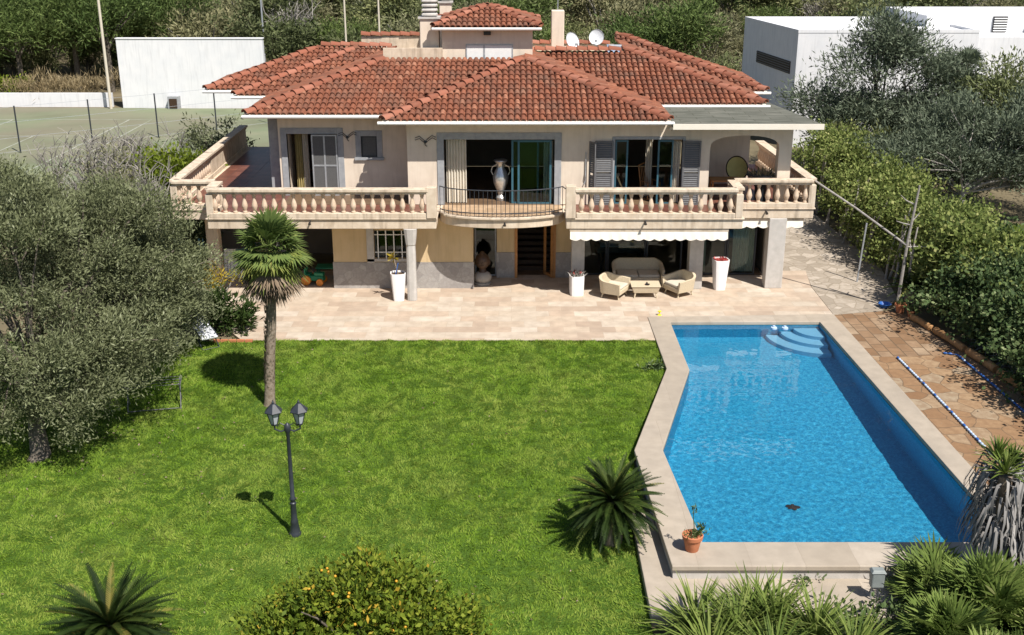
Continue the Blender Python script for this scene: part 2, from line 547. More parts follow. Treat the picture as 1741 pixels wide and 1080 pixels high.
def npmesh(name, V, F, rnd, mat, parent=None, loc=None, smooth=False):
    me = bpy.data.meshes.new(name)
    off = Vector(loc) if loc is not None else OFF.get(parent.name, Vector()) if parent else Vector()
    V = (np.asarray(V, dtype=np.float32) - np.array(off[:], dtype=np.float32))
    nf, k = F.shape
    me.vertices.add(len(V))
    me.vertices.foreach_set("co", V.ravel())
    me.loops.add(nf * k)
    me.polygons.add(nf)
    me.polygons.foreach_set("loop_start", np.arange(0, nf * k, k, dtype=np.int32))
    me.loops.foreach_set("vertex_index", F.astype(np.int32).ravel())
    at = me.attributes.new("rnd", 'FLOAT', 'FACE')
    at.data.foreach_set("value", np.asarray(rnd, dtype=np.float32))
    me.materials.append(MATS[mat])
    me.update(calc_edges=True)
    if smooth:
        me.polygons.foreach_set("use_smooth", np.ones(nf, dtype=bool))
    o = bpy.data.objects.new(name, me)
    COL.objects.link(o)
    if parent:
        o.parent = parent
    if loc is not None:
        o.location = loc
    OFF[o.name] = off.copy()
    return o


def unit(a):
    return a / np.maximum(np.linalg.norm(a, axis=1, keepdims=True), 1e-9)


def leaves(P, D, L, W, rng, rjit=.35, curl=.0, twist=1.0):
    """Diamond leaves: base P, direction D, length L, width W -> V, F, rnd."""
    n = len(P)
    L = (np.asarray(L) * rng.uniform(1 - rjit, 1 + rjit, n))[:, None]
    W = W * rng.uniform(1 - rjit, 1 + rjit, n)[:, None]
    D = unit(D)
    S_ = unit(np.cross(D, rng.normal(size=(n, 3)) * twist + np.array([0, 0, 1.]) * (1 - min(twist, 1)) + 1e-3))
    mid = P + D * L * .5
    if curl:
        mid = mid + np.array([0, 0, 1.]) * L * curl
    V = np.empty((n, 4, 3))
    V[:, 0] = P
    V[:, 1] = mid + S_ * W * .5
    V[:, 2] = P + D * L
    V[:, 3] = mid - S_ * W * .5
    F = np.arange(n * 4).reshape(n, 4)
    return V.reshape(-1, 3), F, rng.random(n)


def joinnp(parts):
    Vs, Fs, Rs = [], [], []
    o = 0
    for V, F, R in parts:
        Vs.append(V)
        Fs.append(F + o)
        Rs.append(R)
        o += len(V)
    return np.concatenate(Vs), np.concatenate(Fs), np.concatenate(Rs)


def crown_points(blobs, nclump, rng, surf=.45, gap=0., gscale=.8, cr=.2, per_bough=8):
    """Clump centres in a set of ellipsoids, denser near the skin, with noise-shaped gaps."""
    blobs = np.array(blobs, float)
    vol = (blobs[:, 3] * blobs[:, 4] * blobs[:, 5]) ** .8
    out = []
    tries = 0
    while len(out) < nclump:
        tries += 1
        if tries > nclump * 4:
            gap = 0
        b = blobs[rng.choice(len(blobs), p=vol / vol.sum())]
        d = rng.normal(size=3)
        d /= np.linalg.norm(d)
        r = rng.random() ** surf * rng.uniform(.88, 1.06)
        p = b[:3] + d * b[3:6] * r
        if gap and noise.noise(Vector(p) * gscale) < gap - .5:
            continue
        out.append((*p, *d))
        # a bough: several clumps hang together on a flattened pad, leaving dark gaps between pads
        nb = rng.integers(per_bough // 2, per_bough + per_bough // 2)
        q = p + rng.normal(size=(nb, 3)) * cr * np.array([1.9, 1.9, 1.0])
        for w in q:
            dd = d * .7 + (w - p) / (cr * 3)
            out.append((*w, *(dd / np.linalg.norm(dd))))
    out = np.array(out[:nclump])
    return out[:, :3], out[:, 3:]


def foliage(blobs, nclump, per, cr, L, W, seed, up=.35, out=.8, gap=.3, gscale=.8, surf=.45, droop=0., rjit=.35, pb=8):
    rng = np.random.default_rng(seed)
    C, N = crown_points(blobs, nclump, rng, surf, gap, gscale, cr, pb)
    tone = rng.normal(0, .13, nclump)
    P = np.repeat(C, per, 0) + rng.normal(size=(nclump * per, 3)) * cr * np.array([1, 1, .8])
    D = rng.normal(size=(nclump * per, 3)) * .7 + np.repeat(N, per, 0) * out + np.array([0, 0, up - droop])
    V, F, R = leaves(P, D, L, W, rng, rjit)
    R = np.clip(.48 + np.repeat(tone, per) + rng.normal(0, .2, len(R)), 0, 1)
    return V, F, R, C


def branch(mb, a, b, r0, r1, n=6, sag=.15, wob=.06, seg=7, rnd=random):
    a, b = Vector(a), Vector(b)
    d = b - a
    m = (a + b) / 2 + Vector((rnd.uniform(-1, 1), rnd.uniform(-1, 1), 0)) * d.length * wob - Vector((d.x, d.y, 0)) * sag + Vector((0, 0, 1)) * d.length * sag * .3
    pts, rr = [], []
    for i in range(n + 1):
        u = i / n
        p = a * (1 - u) ** 2 + m * 2 * u * (1 - u) + b * u * u
        pts.append(p + Vector((rnd.uniform(-1, 1), rnd.uniform(-1, 1), rnd.uniform(-1, 1))) * d.length * .015)
        rr.append(r0 * (1 - u) + r1 * u)
    mb.sweep(pts, rr, seg)
    return pts


def tree(name, label, cat, base, trunk_top, blobs, leafmat_, seed, nclump, per, cr, L, W, r0=.3, bark="bark", nlimb=14, group=None, **kw):
    root = thing(name, label, cat, base, 0, group, world=True)
    V, F, R, C = foliage(blobs, nclump, per, cr, L, W, seed, **kw)
    npmesh("crown", V, F, R, leafmat_, root)
    rn = random.Random(seed)
    mb = MB()
    tt = Vector(trunk_top)
    b = Vector(base) - Vector((0, 0, .15))
    pts = [b, b + (tt - b) * .12 + Vector((.03, .02, 0)), b + (tt - b) * .5 + Vector((rn.uniform(-.1, .1), rn.uniform(-.1, .1), 0)), tt]
    mb.sweep(pts, [r0 * 1.5, r0 * 1.05, r0 * .85, r0 * .7], 10)
    idx = rn.sample(range(len(C)), min(len(C), nlimb * 4))
    limbs = idx[:nlimb]
    for i in limbs:
        lp = branch(mb, tt - Vector((0, 0, rn.uniform(0, .3))), C[i], r0 * rn.uniform(.3, .5), .02, rnd=rn)
    for i in idx[nlimb:]:
        j = min(limbs, key=lambda q: np.linalg.norm(C[q] - C[i]))
        s = tt.lerp(Vector(C[j]), .55)
        branch(mb, s, C[i], r0 * .14, .012, n=4, seg=5, rnd=rn)
    mb.build("trunk", bark, root, smooth=True)
    return root

# ------------------------------------------------------------------ ground, lawn, paving
def lawn_z(y):
    u = min(1, max(0, (33.1 - y) / 13.0))
    return -.05 - .42 * u


def hill_z(x, y):
    if y < 33.1:
        return lawn_z(y) - .06
    z = -.06
    if y > 92:
        z += .10 * (y - 92) + .6 * math.sin(x * .06) * min(1, (y - 92) / 20)
    return z


xs = [-600, -300, -150, -80, -50, -40, -30, -24, -18, -12, -6, 0, 3.75, 7, 10.75, 14, 18, 24, 30, 40, 50, 80, 150, 300, 600]
ys = [-300, -100, -30, 0, 8, 14, 17, 20.65, 24, 28, 31, 34.75, 36, 40, 45, 50, 60, 70, 80, 92, 100, 110, 120, 130, 140, 150, 170, 200, 260, 400, 700, 1200]
mb = MB()
V = [(x, y, hill_z(x, y)) for y in ys for x in xs]
Fq = []
for j in range(len(ys) - 1):
    for i in range(len(xs) - 1):
        if 3.7 < xs[i] < 10.7 and 20.6 < ys[j] < 34.7:
            continue
        a = j * len(xs) + i
        Fq.append((a, a + 1, a + 1 + len(xs), a + len(xs)))
mb.add(V, Fq)
struct(mb, "ground", "hill_earth", smooth=False)

# lawn sheet: strips following the pool side
COP_L = [(4.55, 35.2), (4.58, 30.59), (3.06, 25.15), (3.28, 19.79)]


def lawn_right(y):
    if y > 30.59:
        return 4.58
    if y > 25.15:
        return 3.06 + (y - 25.15) / (30.59 - 25.15) * 1.52
    if y > 22.6:
        return 3.06
    return 2.72


mb = MB()
yy = [6, 12, 16, 18, 20, 22.55, 22.65, 24, 25.15, 26, 28, 30, 30.59, 32, 33.07]
for a, b in zip(yy[:-1], yy[1:]):
    xa = [-30, -20, -12, -6, 0]
    for i in range(5):
        l0, r0_ = xa[i], (xa[i + 1] if i < 4 else None)
        ra = r0_ if r0_ is not None else lawn_right(a + .001)
        rb = r0_ if r0_ is not None else lawn_right(b - .001)
        mb.add([(l0, a, lawn_z(a)), (ra, a, lawn_z(a)), (rb, b, lawn_z(b)), (l0, b, lawn_z(b))], [(0, 1, 2, 3)])
struct(mb, "lawn", "lawn_soil")

rng = np.random.default_rng(3)
NB = 560000
gx = rng.uniform(-15.5, 4.6, NB)
gy = 14.5 + rng.random(NB) ** .85 * 18.6
lim = np.interp(gy, [14, 22.59, 22.61, 25.15, 30.59, 33.1], [2.72, 2.72, 3.05, 3.05, 4.57, 4.57])
keep = (gx < lim - .01) & (np.abs(gx) < gy * .5 + 2)
bare = ((gx + 6.75) ** 2 + (gy - 28.3) ** 2 < .55 ** 2) & (rng.random(NB) < .75)
keep &= ~bare
gx, gy = gx[keep], gy[keep]
gz = -.05 - .42 * np.clip((33.1 - gy) / 13.0, 0, 1)
# tufts: blades share a lean direction from a smooth field
def smooth_noise(x, y, sc, seed):
    r_ = np.random.default_rng(seed)
    g_ = r_.random((160, 160))
    u_, v_ = (x + 40) * sc, (y + 5) * sc
    i_, j_ = np.floor(u_).astype(int), np.floor(v_).astype(int)
    fu, fv = u_ - i_, v_ - j_
    fu, fv = fu * fu * (3 - 2 * fu), fv * fv * (3 - 2 * fv)
    q = lambda a, b: g_[(i_ + a) % 160, (j_ + b) % 160]
    return (q(0, 0) * (1 - fu) + q(1, 0) * fu) * (1 - fv) + (q(0, 1) * (1 - fu) + q(1, 1) * fu) * fv


lean = smooth_noise(gx, gy, 3.2, 1) * 9 + smooth_noise(gx, gy, 1.1, 2) * 6
ex = np.concatenate([rng.uniform(-8.7, 4.55, 9000), np.interp(rng.uniform(22.6, 33, 7000), [22.6, 25.15, 30.59, 33.1], [3.05, 3.05, 4.57, 4.57])])
ey = np.concatenate([33.02 + rng.random(9000) ** 2 * .07 * (1 + np.sin(ex[:9000] * 5) * .6), rng.uniform(22.6, 33, 7000)])
ex[9000:] = np.interp(ey[9000:], [22.6, 25.15, 30.59, 33.1], [3.05, 3.05, 4.57, 4.57]) - .02
gx, gy = np.concatenate([gx, ex]), np.concatenate([gy, ey])
gz = -.05 - .42 * np.clip((33.1 - gy) / 13.0, 0, 1)
lean = smooth_noise(gx, gy, 3.2, 1) * 9 + smooth_noise(gx, gy, 1.1, 2) * 6
P = np.stack([gx, gy, gz - .005], 1)
D = np.stack([np.cos(lean) * .75, np.sin(lean) * .75, np.ones_like(lean) * .75], 1) + rng.normal(size=(len(gx), 3)) * .4
D[:, 2] = np.abs(D[:, 2]) * .9 + .1
tuft = smooth_noise(gx, gy, 6.5, 9) * .6 + smooth_noise(gx, gy, 3.0, 10) * .4
V, F, R = leaves(P, D, .035 + .075 * tuft, .015, rng, .4)
tone = .5 + .6 * (tuft - .5) + .32 * (smooth_noise(gx, gy, 1.6, 6) - .5) + .3 * (smooth_noise(gx, gy, .5, 7) - .5)
R = np.clip(tone + rng.normal(0, .2, len(R)), 0, 1)
o = npmesh("grass", V, F, R, "grass_blade")
tag(o, "short bright green grass covering the whole lawn", "grass", kind="stuff")

P = np.concatenate([np.stack([rng.normal(-10.5, 2.2, 260), rng.normal(26.5, 2.2, 260)], 1), np.stack([rng.uniform(-12, 2.5, 160), rng.uniform(17, 32.5, 160)], 1), np.stack([rng.normal(-2.8, 1.8, 90), rng.normal(18.4, .9, 90)], 1)])
P = P[P[:, 0] < 2.6]
P = np.stack([P[:, 0], P[:, 1], -.05 - .42 * np.clip((33.1 - P[:, 1]) / 13.0, 0, 1) + .07], 1)
V, F, R = leaves(P, rng.normal(size=(len(P), 3)) * np.array([1, 1, .25]), .07, .035, rng)
tag(npmesh("fallen_leaves", V, F, R, "dead_frond"), "scattered brown fallen leaves on the lawn", "leaves", kind="stuff")

# terrace paving, path and brown pavers (thin slabs)
mb = MB()
mb.prism([(-8.6, 33.07), (4.55, 33.07), (4.55, 35.2), (10.87, 35.5), (10.9, 38.6), (11.2, 40.6), (-12.3, 40.6), (-12.3, 38.3), (-9.9, 35.0)], -.3, 0)
struct(mb, "terrace_paving", "travertine")
mb = MB()
mb.prism([(10.89, 35.5), (12.6, 35.9), (13.6, 37.2), (14.2, 41), (13.6, 54), (9.1, 54), (9.1, 40.61), (11.2, 40.61), (10.92, 38.6)], -.3, -.004)
struct(mb, "side_path", "crazy_paving")
mb = MB()
mb.prism([(10.87, 35.49), (11.0, 31.6), (14.2, 31.8), (13.75, 35.2), (13.0, 35.9), (12.6, 35.88)], -.3, -.008)
struct(mb, "brown_paving", "brown_paver")
mb = MB()
mb.prism([(11.0, 31.598), (11.26, 19.5), (14.9, 19.5), (14.3, 30), (14.2, 31.798)], -.3, -.006)
struct(mb, "brown_flagstones", "brown_flag")
mb = MB()
mb.prism([(-28.5, 49.5), (-14.2, 49.5), (-14.6, 80.4), (-28.5, 81), (-44, 81), (-44, 49.5)], -.3, -.02)
struct(mb, "tennis_court", "court_green")
mb = MB()


def line(a, b, w, z):
    a, b = Vector((*a, 0)), Vector((*b, 0))
    d = (b - a).normalized()
    s = Vector((-d.y, d.x, 0)) * w / 2
    mb.add([(*(a + s).xy, z), (*(a - s).xy, z), (*(b - s).xy, z), (*(b + s).xy, z)], [(0, 1, 2, 3)])


for a, b in (((-24.5, 52), (-24.5, 75.8)), ((-35.5, 52), (-35.5, 75.8)), ((-24.5, 75.8), (-35.5, 75.8)), ((-33.9, 52), (-33.9, 75.7)), ((-26, 52), (-26, 75.7)),
             ((-33.8, 69.5), (-26.1, 69.5)), ((-30, 57), (-30, 69.4)), ((-33.8, 57), (-26.1, 57))):
    line(a, b, .09, -.012)
struct(mb, "court_lines", "worn_line")

# ------------------------------------------------------------------ swimming pool
POOL_IN = [(5.25, 34.68), (10.2, 34.72), (10.68, 20.75), (4.06, 20.75), (3.78, 25.18), (5.25, 30.5)]
POOL_OUT = [(4.55, 35.2), (10.87, 35.5), (11.26, 19.79), (3.28, 19.79), (3.06, 25.15), (4.58, 30.59)]
pool = thing("swimming_pool", "blue mosaic swimming pool with angled left side and pale stone coping", "swimming pool", (7.2, 27, -.2), world=True)
mb = MB()
n = 6
zt, zb = .03, -.09
inn, outl = POOL_IN, POOL_OUT
v = [(*p, zt) for p in inn] + [(*p, zt) for p in outl] + [(*p, zb) for p in outl] + [(*p, zb) for p in inn]
f = []
for i in range(n):
    j = (i + 1) % n
    f += [(i, n + i, n + j, j), (n + i, 2 * n + i, 2 * n + j, n + j), (3 * n + i, i, j, 3 * n + j), (2 * n + i, 3 * n + i, 3 * n + j, 2 * n + j)]
mb.add(v, f)
mb.build("coping", "coping_stone", pool, bevel=.02)
mb = MB()
cx, cy = 7.2, 27


def inset(p, d):
    q = Vector((cx - p[0], cy - p[1]))
    q.normalize()
    return (p[0] + q.x * d, p[1] + q.y * d)


o_w = [inset(p, .07) for p in POOL_OUT]
i_w = POOL_IN
v = [(*p, zb - .004) for p in o_w] + [(*p, -.75) for p in o_w]
mb.add(v, [(i, n + i, n + (i + 1) % n, (i + 1) % n) for i in range(n)])
mb.build("outer_wall", "grey_column", pool)
DEPTH = -1.75
mb = MB()


def pool_floor(y):
    return -1.25 - .55 * min(1, max(0, (34.7 - y) / 9))


v = [(*p, zb - .003) for p in i_w] + [(p[0], p[1], -2.1) for p in i_w]
mb.add(v, [((i + 1) % n, n + (i + 1) % n, n + i, i) for i in range(n)])
rows = [34.7, 32, 30.5, 28, 25.7, 25.18, 23, 20.75]


def pl(y):
    return float(np.interp(y, [20.75, 25.18, 30.5, 34.68], [4.06, 3.78, 5.25, 5.25]))


def pr(y):
    return float(np.interp(y, [20.75, 34.72], [10.68, 10.2]))


for a, b in zip(rows[:-1], rows[1:]):
    mb.add([(pl(a) - .03, a, pool_floor(a)), (pl(b) - .03, b, pool_floor(b)), (pr(b) + .03, b, pool_floor(b)), (pr(a) + .03, a, pool_floor(a))], [(0, 1, 2, 3)])
shell = mb.build("pool_shell", "pool_mosaic", pool)
# curved steps in the far right corner
mb = MB()
for k, (r, z) in enumerate(((1.75, -.98), (1.3, -.66), (.85, -.34))):
    poly = [(10.17, 34.68)]
    for i in range(13):
        a = math.pi + math.pi / 2 * i / 12
        poly.append((10.17 + r * math.cos(a), 34.68 + r * math.sin(a)))
    mb.prism(poly, -1.5 + .004 * k, z)
steps = mb.build("pool_steps", "step_paint", pool, bevel=.03)
# water surface with real ripples
nx, ny = 150, 320
V = []
for j in range(ny + 1):
    y = 34.72 - (34.72 - 20.74) * j / ny
    a, b = pl(y) - .004, pr(y) + .004
    for i in range(nx + 1):
        x = a + (b - a) * i / nx
        p = Vector((x, y, 0))
        amp = .35 + .65 * min(1, max(0, (33 - y) / 6))
        z = noise.noise(p * 3.1 + Vector((3, 1, 0))) * .0022 + noise.noise(p * 6.5) * .0017 + noise.noise(p * 1.0) * .003
        V.append((x, y, -.10 + z * amp))
F = np.array([(j * (nx + 1) + i, (j + 1) * (nx + 1) + i, (j + 1) * (nx + 1) + i + 1, j * (nx + 1) + i + 1) for j in range(ny) for i in range(nx)])
water = npmesh("water", np.array(V), F, np.zeros(len(F)), "pool_water", smooth=True)
tag(water, kind="structure")
sd.cycles.is_caustics_light = True
water.cycles.is_caustics_caster = True
shell.cycles.is_caustics_receiver = True
steps.cycles.is_caustics_receiver = True
mb = MB()
mb.prism([(2.72, 18.5), (9.6, 18.5), (9.6, 19.86), (3.34, 19.86), (3.2, 22.6), (2.72, 22.6)], -.9, -.30)
struct(mb, "pool_ledge", "coping_stone", bevel=.02)

# ------------------------------------------------------------------ the villa
villa = thing("villa", "two storey cream villa with stepped terracotta hip roof and stone balustrades", "house", (0, 42, 0), world=True)
YF, YL = 38.85, 40.3          # front wall plane, left wall plane (upper floor)
ZU = 3.0                      # upper floor level


def wall_x(mb, x0, x1, y0, y1, z0, z1, holes=()):
    """A wall running along X, thickness y0..y1, with rectangular holes (xa, xb, za, zb)."""
    x = x0
    for xa, xb, za, zb in sorted(holes):
        mb.box(x, xa, y0, y1, z0, z1)
        if za > z0 + .01:
            mb.box(xa, xb, y0, y1, z0, za)
        if zb < z1 - .01:
            mb.box(xa, xb, y0, y1, zb, z1)
        x = xb
    mb.box(x, x1, y0, y1, z0, z1)


T = .28
up = MB()
wall_x(up, -8.5, -3.7 , YL, YL + T, ZU, 5.98, [(-8.2, -6.36, ZU, 5.28), (-5.5, -4.92, 4.42, 5.2)])
up.box(-3.69, -3.69 + T, YF + T, YL, ZU, 5.98)
wall_x(up, -3.69, 6.62, YF, YF + T, ZU, 5.98, [(-2.4, 1.5, ZU, 5.34), (3.62, 6.0, ZU, 5.34)])
# arch wall: pier, arch, corner column
up.box(6.62, 6.97, YF, YF + T, ZU, 5.55)
up.box(9.4, 9.85, YF, YF + .42, ZU, 5.55)
arch = [(6.62, 5.98), (6.62, 5.55), (6.97, 5.55), (6.97, 5.02)]
for i in range(13):
    a = math.pi - math.pi * i / 12
    arch.append((8.185 + 1.215 * math.cos(a), 5.02 + .46 * math.sin(a) ** .8))
arch += [(9.4, 5.55), (9.85, 5.55), (9.85, 5.98)]
# split the arch band into quads so no face is concave
top = 5.98
pts = [(6.97, 5.02)] + [(8.185 - 1.215 * math.cos(math.pi * i / 16), 5.02 + .46 * math.sin(math.pi * i / 16) ** .7) for i in range(1, 16)] + [(9.4, 5.02)]
for (xa, za), (xb, zb) in zip(pts[:-1], pts[1:]):
    up.xzprism([(xa, za), (xb, zb), (xb, top), (xa, top)], YF, YF + T)
up.box(6.62, 6.97, YF, YF + T, 5.55, top)
up.box(9.4, 9.85, YF, YF + .42, 5.55, top)
# terrace back wall and side walls
up.box(6.7, 9.1, 42.3, 42.3 + T, ZU, 5.98)
up.box(6.62 - .02, 6.9, YF + T, 42.3, ZU, 5.98)
up.box(8.82, 9.1, 42.3 + T, 51, ZU, 5.98)
up.box(-8.5, -8.5 + T, YL + T, 51, ZU, 5.98)
up.box(-8.5, 9.1, 51, 51 + T, ZU, 5.98)
up.build("upper_wall", "upper_stucco", villa)

lo = MB()
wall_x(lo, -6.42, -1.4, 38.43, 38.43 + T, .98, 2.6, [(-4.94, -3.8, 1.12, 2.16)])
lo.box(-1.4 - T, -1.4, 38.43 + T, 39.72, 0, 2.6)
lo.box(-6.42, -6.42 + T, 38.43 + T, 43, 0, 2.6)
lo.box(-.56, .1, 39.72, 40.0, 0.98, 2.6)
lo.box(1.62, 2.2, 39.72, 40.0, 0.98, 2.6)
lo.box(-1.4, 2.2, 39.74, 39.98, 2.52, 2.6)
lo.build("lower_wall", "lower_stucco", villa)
pl_ = MB()
for q in ((-6.45, -1.38, 38.41, 38.7), (-.58, .12, 39.70, 39.98), (1.60, 2.2, 39.70, 39.98)):
    pl_ = MB()
    pl_.box(*q, 0, .978)
    pl_.build("stone_plinth", "stone_plinth", villa)
# dark interior: floors, partitions, ceilings
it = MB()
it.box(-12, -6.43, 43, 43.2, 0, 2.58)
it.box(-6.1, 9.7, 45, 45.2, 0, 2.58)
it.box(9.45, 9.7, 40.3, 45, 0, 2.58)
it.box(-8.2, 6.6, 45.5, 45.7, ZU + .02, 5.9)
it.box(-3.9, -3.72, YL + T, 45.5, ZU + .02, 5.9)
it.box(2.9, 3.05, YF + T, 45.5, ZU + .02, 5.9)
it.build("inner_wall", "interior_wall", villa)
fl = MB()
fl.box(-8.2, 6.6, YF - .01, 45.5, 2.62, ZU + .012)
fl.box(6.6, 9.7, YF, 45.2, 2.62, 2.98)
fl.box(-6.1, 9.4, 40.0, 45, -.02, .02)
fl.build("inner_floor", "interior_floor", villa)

# balcony slabs, fascias, decks
bal = MB()


def slab(poly, deck=True):
    bal.prism(poly, 2.62, 2.94)
    cxp = sum(p[0] for p in poly) / len(poly)


bal.box(-10.42, -2.6, 36.98, 40.29, 2.60, 2.93)
bal.box(-10.47, -2.56, 36.92, 40.28, 2.934, 2.985)
bal.box(-12.0, -10.42, 38.25, 50, 2.60, 2.93)
bal.box(-12.05, -10.475, 38.2, 50, 2.934, 2.985)
bal.box(-10.42, -8.52, 40.29, 50, 2.60, 2.93)
bal.box(1.86, 7.9, 36.98, 38.83, 2.60, 2.93)
bal.box(1.82, 7.95, 36.92, 38.84, 2.934, 2.985)
bal.box(7.9, 10.7, 38.45, 46, 2.60, 2.93)
bal.box(7.955, 10.75, 38.4, 46, 2.934, 2.985)
# bowed centre balcony
def bow(x, off=0.):
    u = (x + .35) / 2.25
    return 38.0 - 1.06 * math.sqrt(max(0, 1 - u * u)) ** 1.0 * 1.0 + 0 - off if abs(u) < 1 else 38.0 - off


N = 20
bx = [-2.6 + 4.5 * i / N for i in range(N + 1)]
poly = [(x, bow(x)) for x in bx]
polyb = [(-.35 + (x + .35) * .97, bow(x) + .08) for x in bx]
bal.prism([(1.86, 38.84), (-2.6, 38.84)] + polyb, 2.60, 2.90, [(1.86, 38.84), (-2.6, 38.84)] + polyb)
bal.prism([(1.81, 38.83), (-2.55, 38.83)] + [(x * .995, y) for x, y in poly], 2.904, 2.985)
bal.build("balcony_slab", "trim_stone", villa, bevel=.015)
dk = MB()
dk.box(-10.3, -2.7, 37.2, 40.28, 2.988, 3.0)
dk.box(-11.7, -10.31, 38.5, 49.8, 2.988, 3.0)
dk.box(-10.3, -8.52, 40.285, 49.8, 2.988, 3.0)
dk.build("terrace_floor", "terrace_tile", villa)
dk = MB()
dk.box(2.05, 7.9, 37.2, 38.84, 2.988, 3.0)
dk.box(6.98, 10.5, 38.85, 46, 2.9885, 3.001)
dk.build("terrace_floor", "terrace_tile", villa)
dk = MB()
dk.prism([(1.7, 38.83), (-2.45, 38.83)] + [(-.35 + (x + .35) * .94, y + .14) for x, y in poly], 2.988, 3.0)
dk.build("balcony_floor", "deck_tile", villa)

# balustrades: rails with turned balusters
bprof = [(.075, 0), (.075, .05), (.05, .07), (.07, .12), (.1, .2), (.105, .26), (.08, .36), (.052, .46), (.046, .52), (.066, .56), (.066, .6), (.085, .62), (.085, .66)]
base_b = MB().lathe(bprof, (0, 0, 0), 10)
proto_bal = None


def balustrade(segs, posts, plain=()):
    """segs: (a, b, spacing); posts: (x, y, half, ztop)."""
    global proto_bal
    rail = MB()
    spots = []
    for a, b, sp in segs:
        a, b = Vector((*a, 0)), Vector((*b, 0))
        d = (b - a)
        L = d.length
        d.normalize()
        M = Matrix((d, Vector((-d.y, d.x, 0)), Vector((0, 0, 1)))).transposed()
        c = (a + b) / 2
        rail.obox((c.x, c.y, 3.07), (L / 2, .13, .083), M)
        rail.obox((c.x, c.y, 3.855), (L / 2 + .02, .13, .04), M)
        rail.obox((c.x, c.y, 3.945), (L / 2 + .05, .185, .047), M)
        if sp:
            k = max(1, int(round(L / sp)))
            for i in range(k):
                spots.append(a + d * L * (i + .5) / k)
        else:
            rail.obox((c.x, c.y, 3.485), (L / 2, .09, .33), M)
    for x, y, h, zt in posts:
        rail.box(x - h, x + h, y - h, y + h, 2.99, zt)
    r = rail.build("balustrade", "trim_stone", villa, bevel=.012)
    for p in spots:
        if proto_bal is None:
            proto_bal = MB().lathe(bprof, (0, 0, 0), 10).build("baluster", "baluster_stone", r, loc=(0, 0, 0), smooth=True)
            bo = proto_bal
        else:
            bo = proto_bal.copy()
            COL.objects.link(bo)
            bo.parent = r
        bo.location = Vector((p.x, p.y, 3.155)) - OFF[r.name]
    return r


balustrade([((-10.3, 37.06), (-2.9, 37.06), .335), ((-10.3, 37.25), (-10.3, 38.2), .33), ((-11.87, 38.36), (-10.5, 38.36), .335),
            ((-11.87, 38.5), (-11.95, 43.4), .3), ((-11.95, 43.42), (-12.03, 49.8), 0)],
           [(-2.74, 37.06, .17, 4.05), (-10.3, 37.06, .12, 3.8), (-11.87, 38.36, .12, 3.8), (-10.3, 38.36, .12, 3.8)])
balustrade([((2.2, 37.06), (7.62, 37.06), .33), ((7.75, 37.2), (7.75, 38.4), .33), ((7.9, 38.56), (10.55, 38.56), .33), ((10.6, 38.72), (10.3, 46), .3)],
           [(2.0, 37.06, .17, 4.1), (7.75, 37.06, .12, 3.8), (10.6, 38.56, .12, 3.8), (7.75, 38.56, .12, 3.8)])

# iron railing of the bowed balcony
rl = MB()
rp = [(-2.5 + (1.75 + 2.5) * i / 28) for i in range(29)]
path = [(x, bow(x) + .07) for x in rp]
for z in (3.12, 3.92):
    rl.sweep([(x, y, z) for x, y in path], .02, 6)
for i in range(0, 29):
    x, y = path[i]
    rl.sweep([(x, y, 3.0), (x, y, 3.92)], .011, 5)
# the small return on the right side
rl.sweep([(1.75, bow(1.75) + .07, 3.92), (1.83, 37.35, 3.92)], .018, 6)
rl.build("iron_railing", "dark_grey_metal", villa)

# ground floor columns
for (x0, x1, y0, y1) in ((2.14, 2.6, 38.3, 38.75), (6.36, 6.86, 38.3, 38.8), (9.16, 9.78, 38.4, 38.9), (-11.1, -10.65, 39.0, 39.4)):
    m = MB()
    m.box(x0, x1, y0, y1, 0, 2.6)
    m.build("column", "grey_column" if x0 > 0 else "trim_stone", villa, bevel=.02)
m = MB()
m.lathe([(.17, 0), (.165, 1.7), (.15, 2.0), (.17, 2.02), (.24, 2.6)], (-3.5, 37.12, 0), 14, sq=4)
m.build("column", "grey_column", villa, bevel=.01)

# ---- windows and doors
def frame_rect(mb, x0, x1, z0, z1, y0, y1, w, bottom=True):
    mb.box(x0, x0 + w, y0, y1, z0, z1)
    mb.box(x1 - w, x1, y0, y1, z0, z1)
    mb.box(x0 + w, x1 - w, y0, y1, z1 - w, z1)
    if bottom:
        mb.box(x0 + w, x1 - w, y0, y1, z0, z0 + w)


def surround(x0, x1, z0, z1, y, w, bottom=False):
    m = MB()
    m.box(x0 - w, x0, y - .03, y + .2, z0, z1 + w)
    m.box(x1, x1 + w, y - .03, y + .2, z0, z1 + w)
    m.box(x0, x1, y - .03, y + .2, z1, z1 + w)
    if bottom:
        m.box(x0 - w - .05, x1 + w + .05, y - .08, y + .2, z0 - .1, z0 - .002)
    return m.build("stone_surround", "grey_frame_stone", villa, bevel=.008)


def sliding(name, x0, x1, z0, z1, y, mat="teal_frame", w=.07, glass=True, mull=None, screen=None):
    m = MB()
    frame_rect(m, x0, x1, z0, z1, y - .025, y + .025, w)
    if mull:
        m.box((x0 + x1) / 2 - .03, (x0 + x1) / 2 + .03, y - .022, y + .022, z0 + w, z1 - w)
        zm = (z0 + z1) / 2
        m.box(x0 + w, (x0 + x1) / 2 - .03, y - .022, y + .022, zm - .03, zm + .03)
        m.box((x0 + x1) / 2 + .03, x1 - w, y - .022, y + .022, zm - .03, zm + .03)
    d = m.build(name, mat, villa)
    g = MB()
    g.box(x0 + w * .5, x1 - w * .5, y - .006, y + .006, z0 + w * .5, z1 - w * .5)
    g.build("pane", screen or "glass_pane", d)
    return d


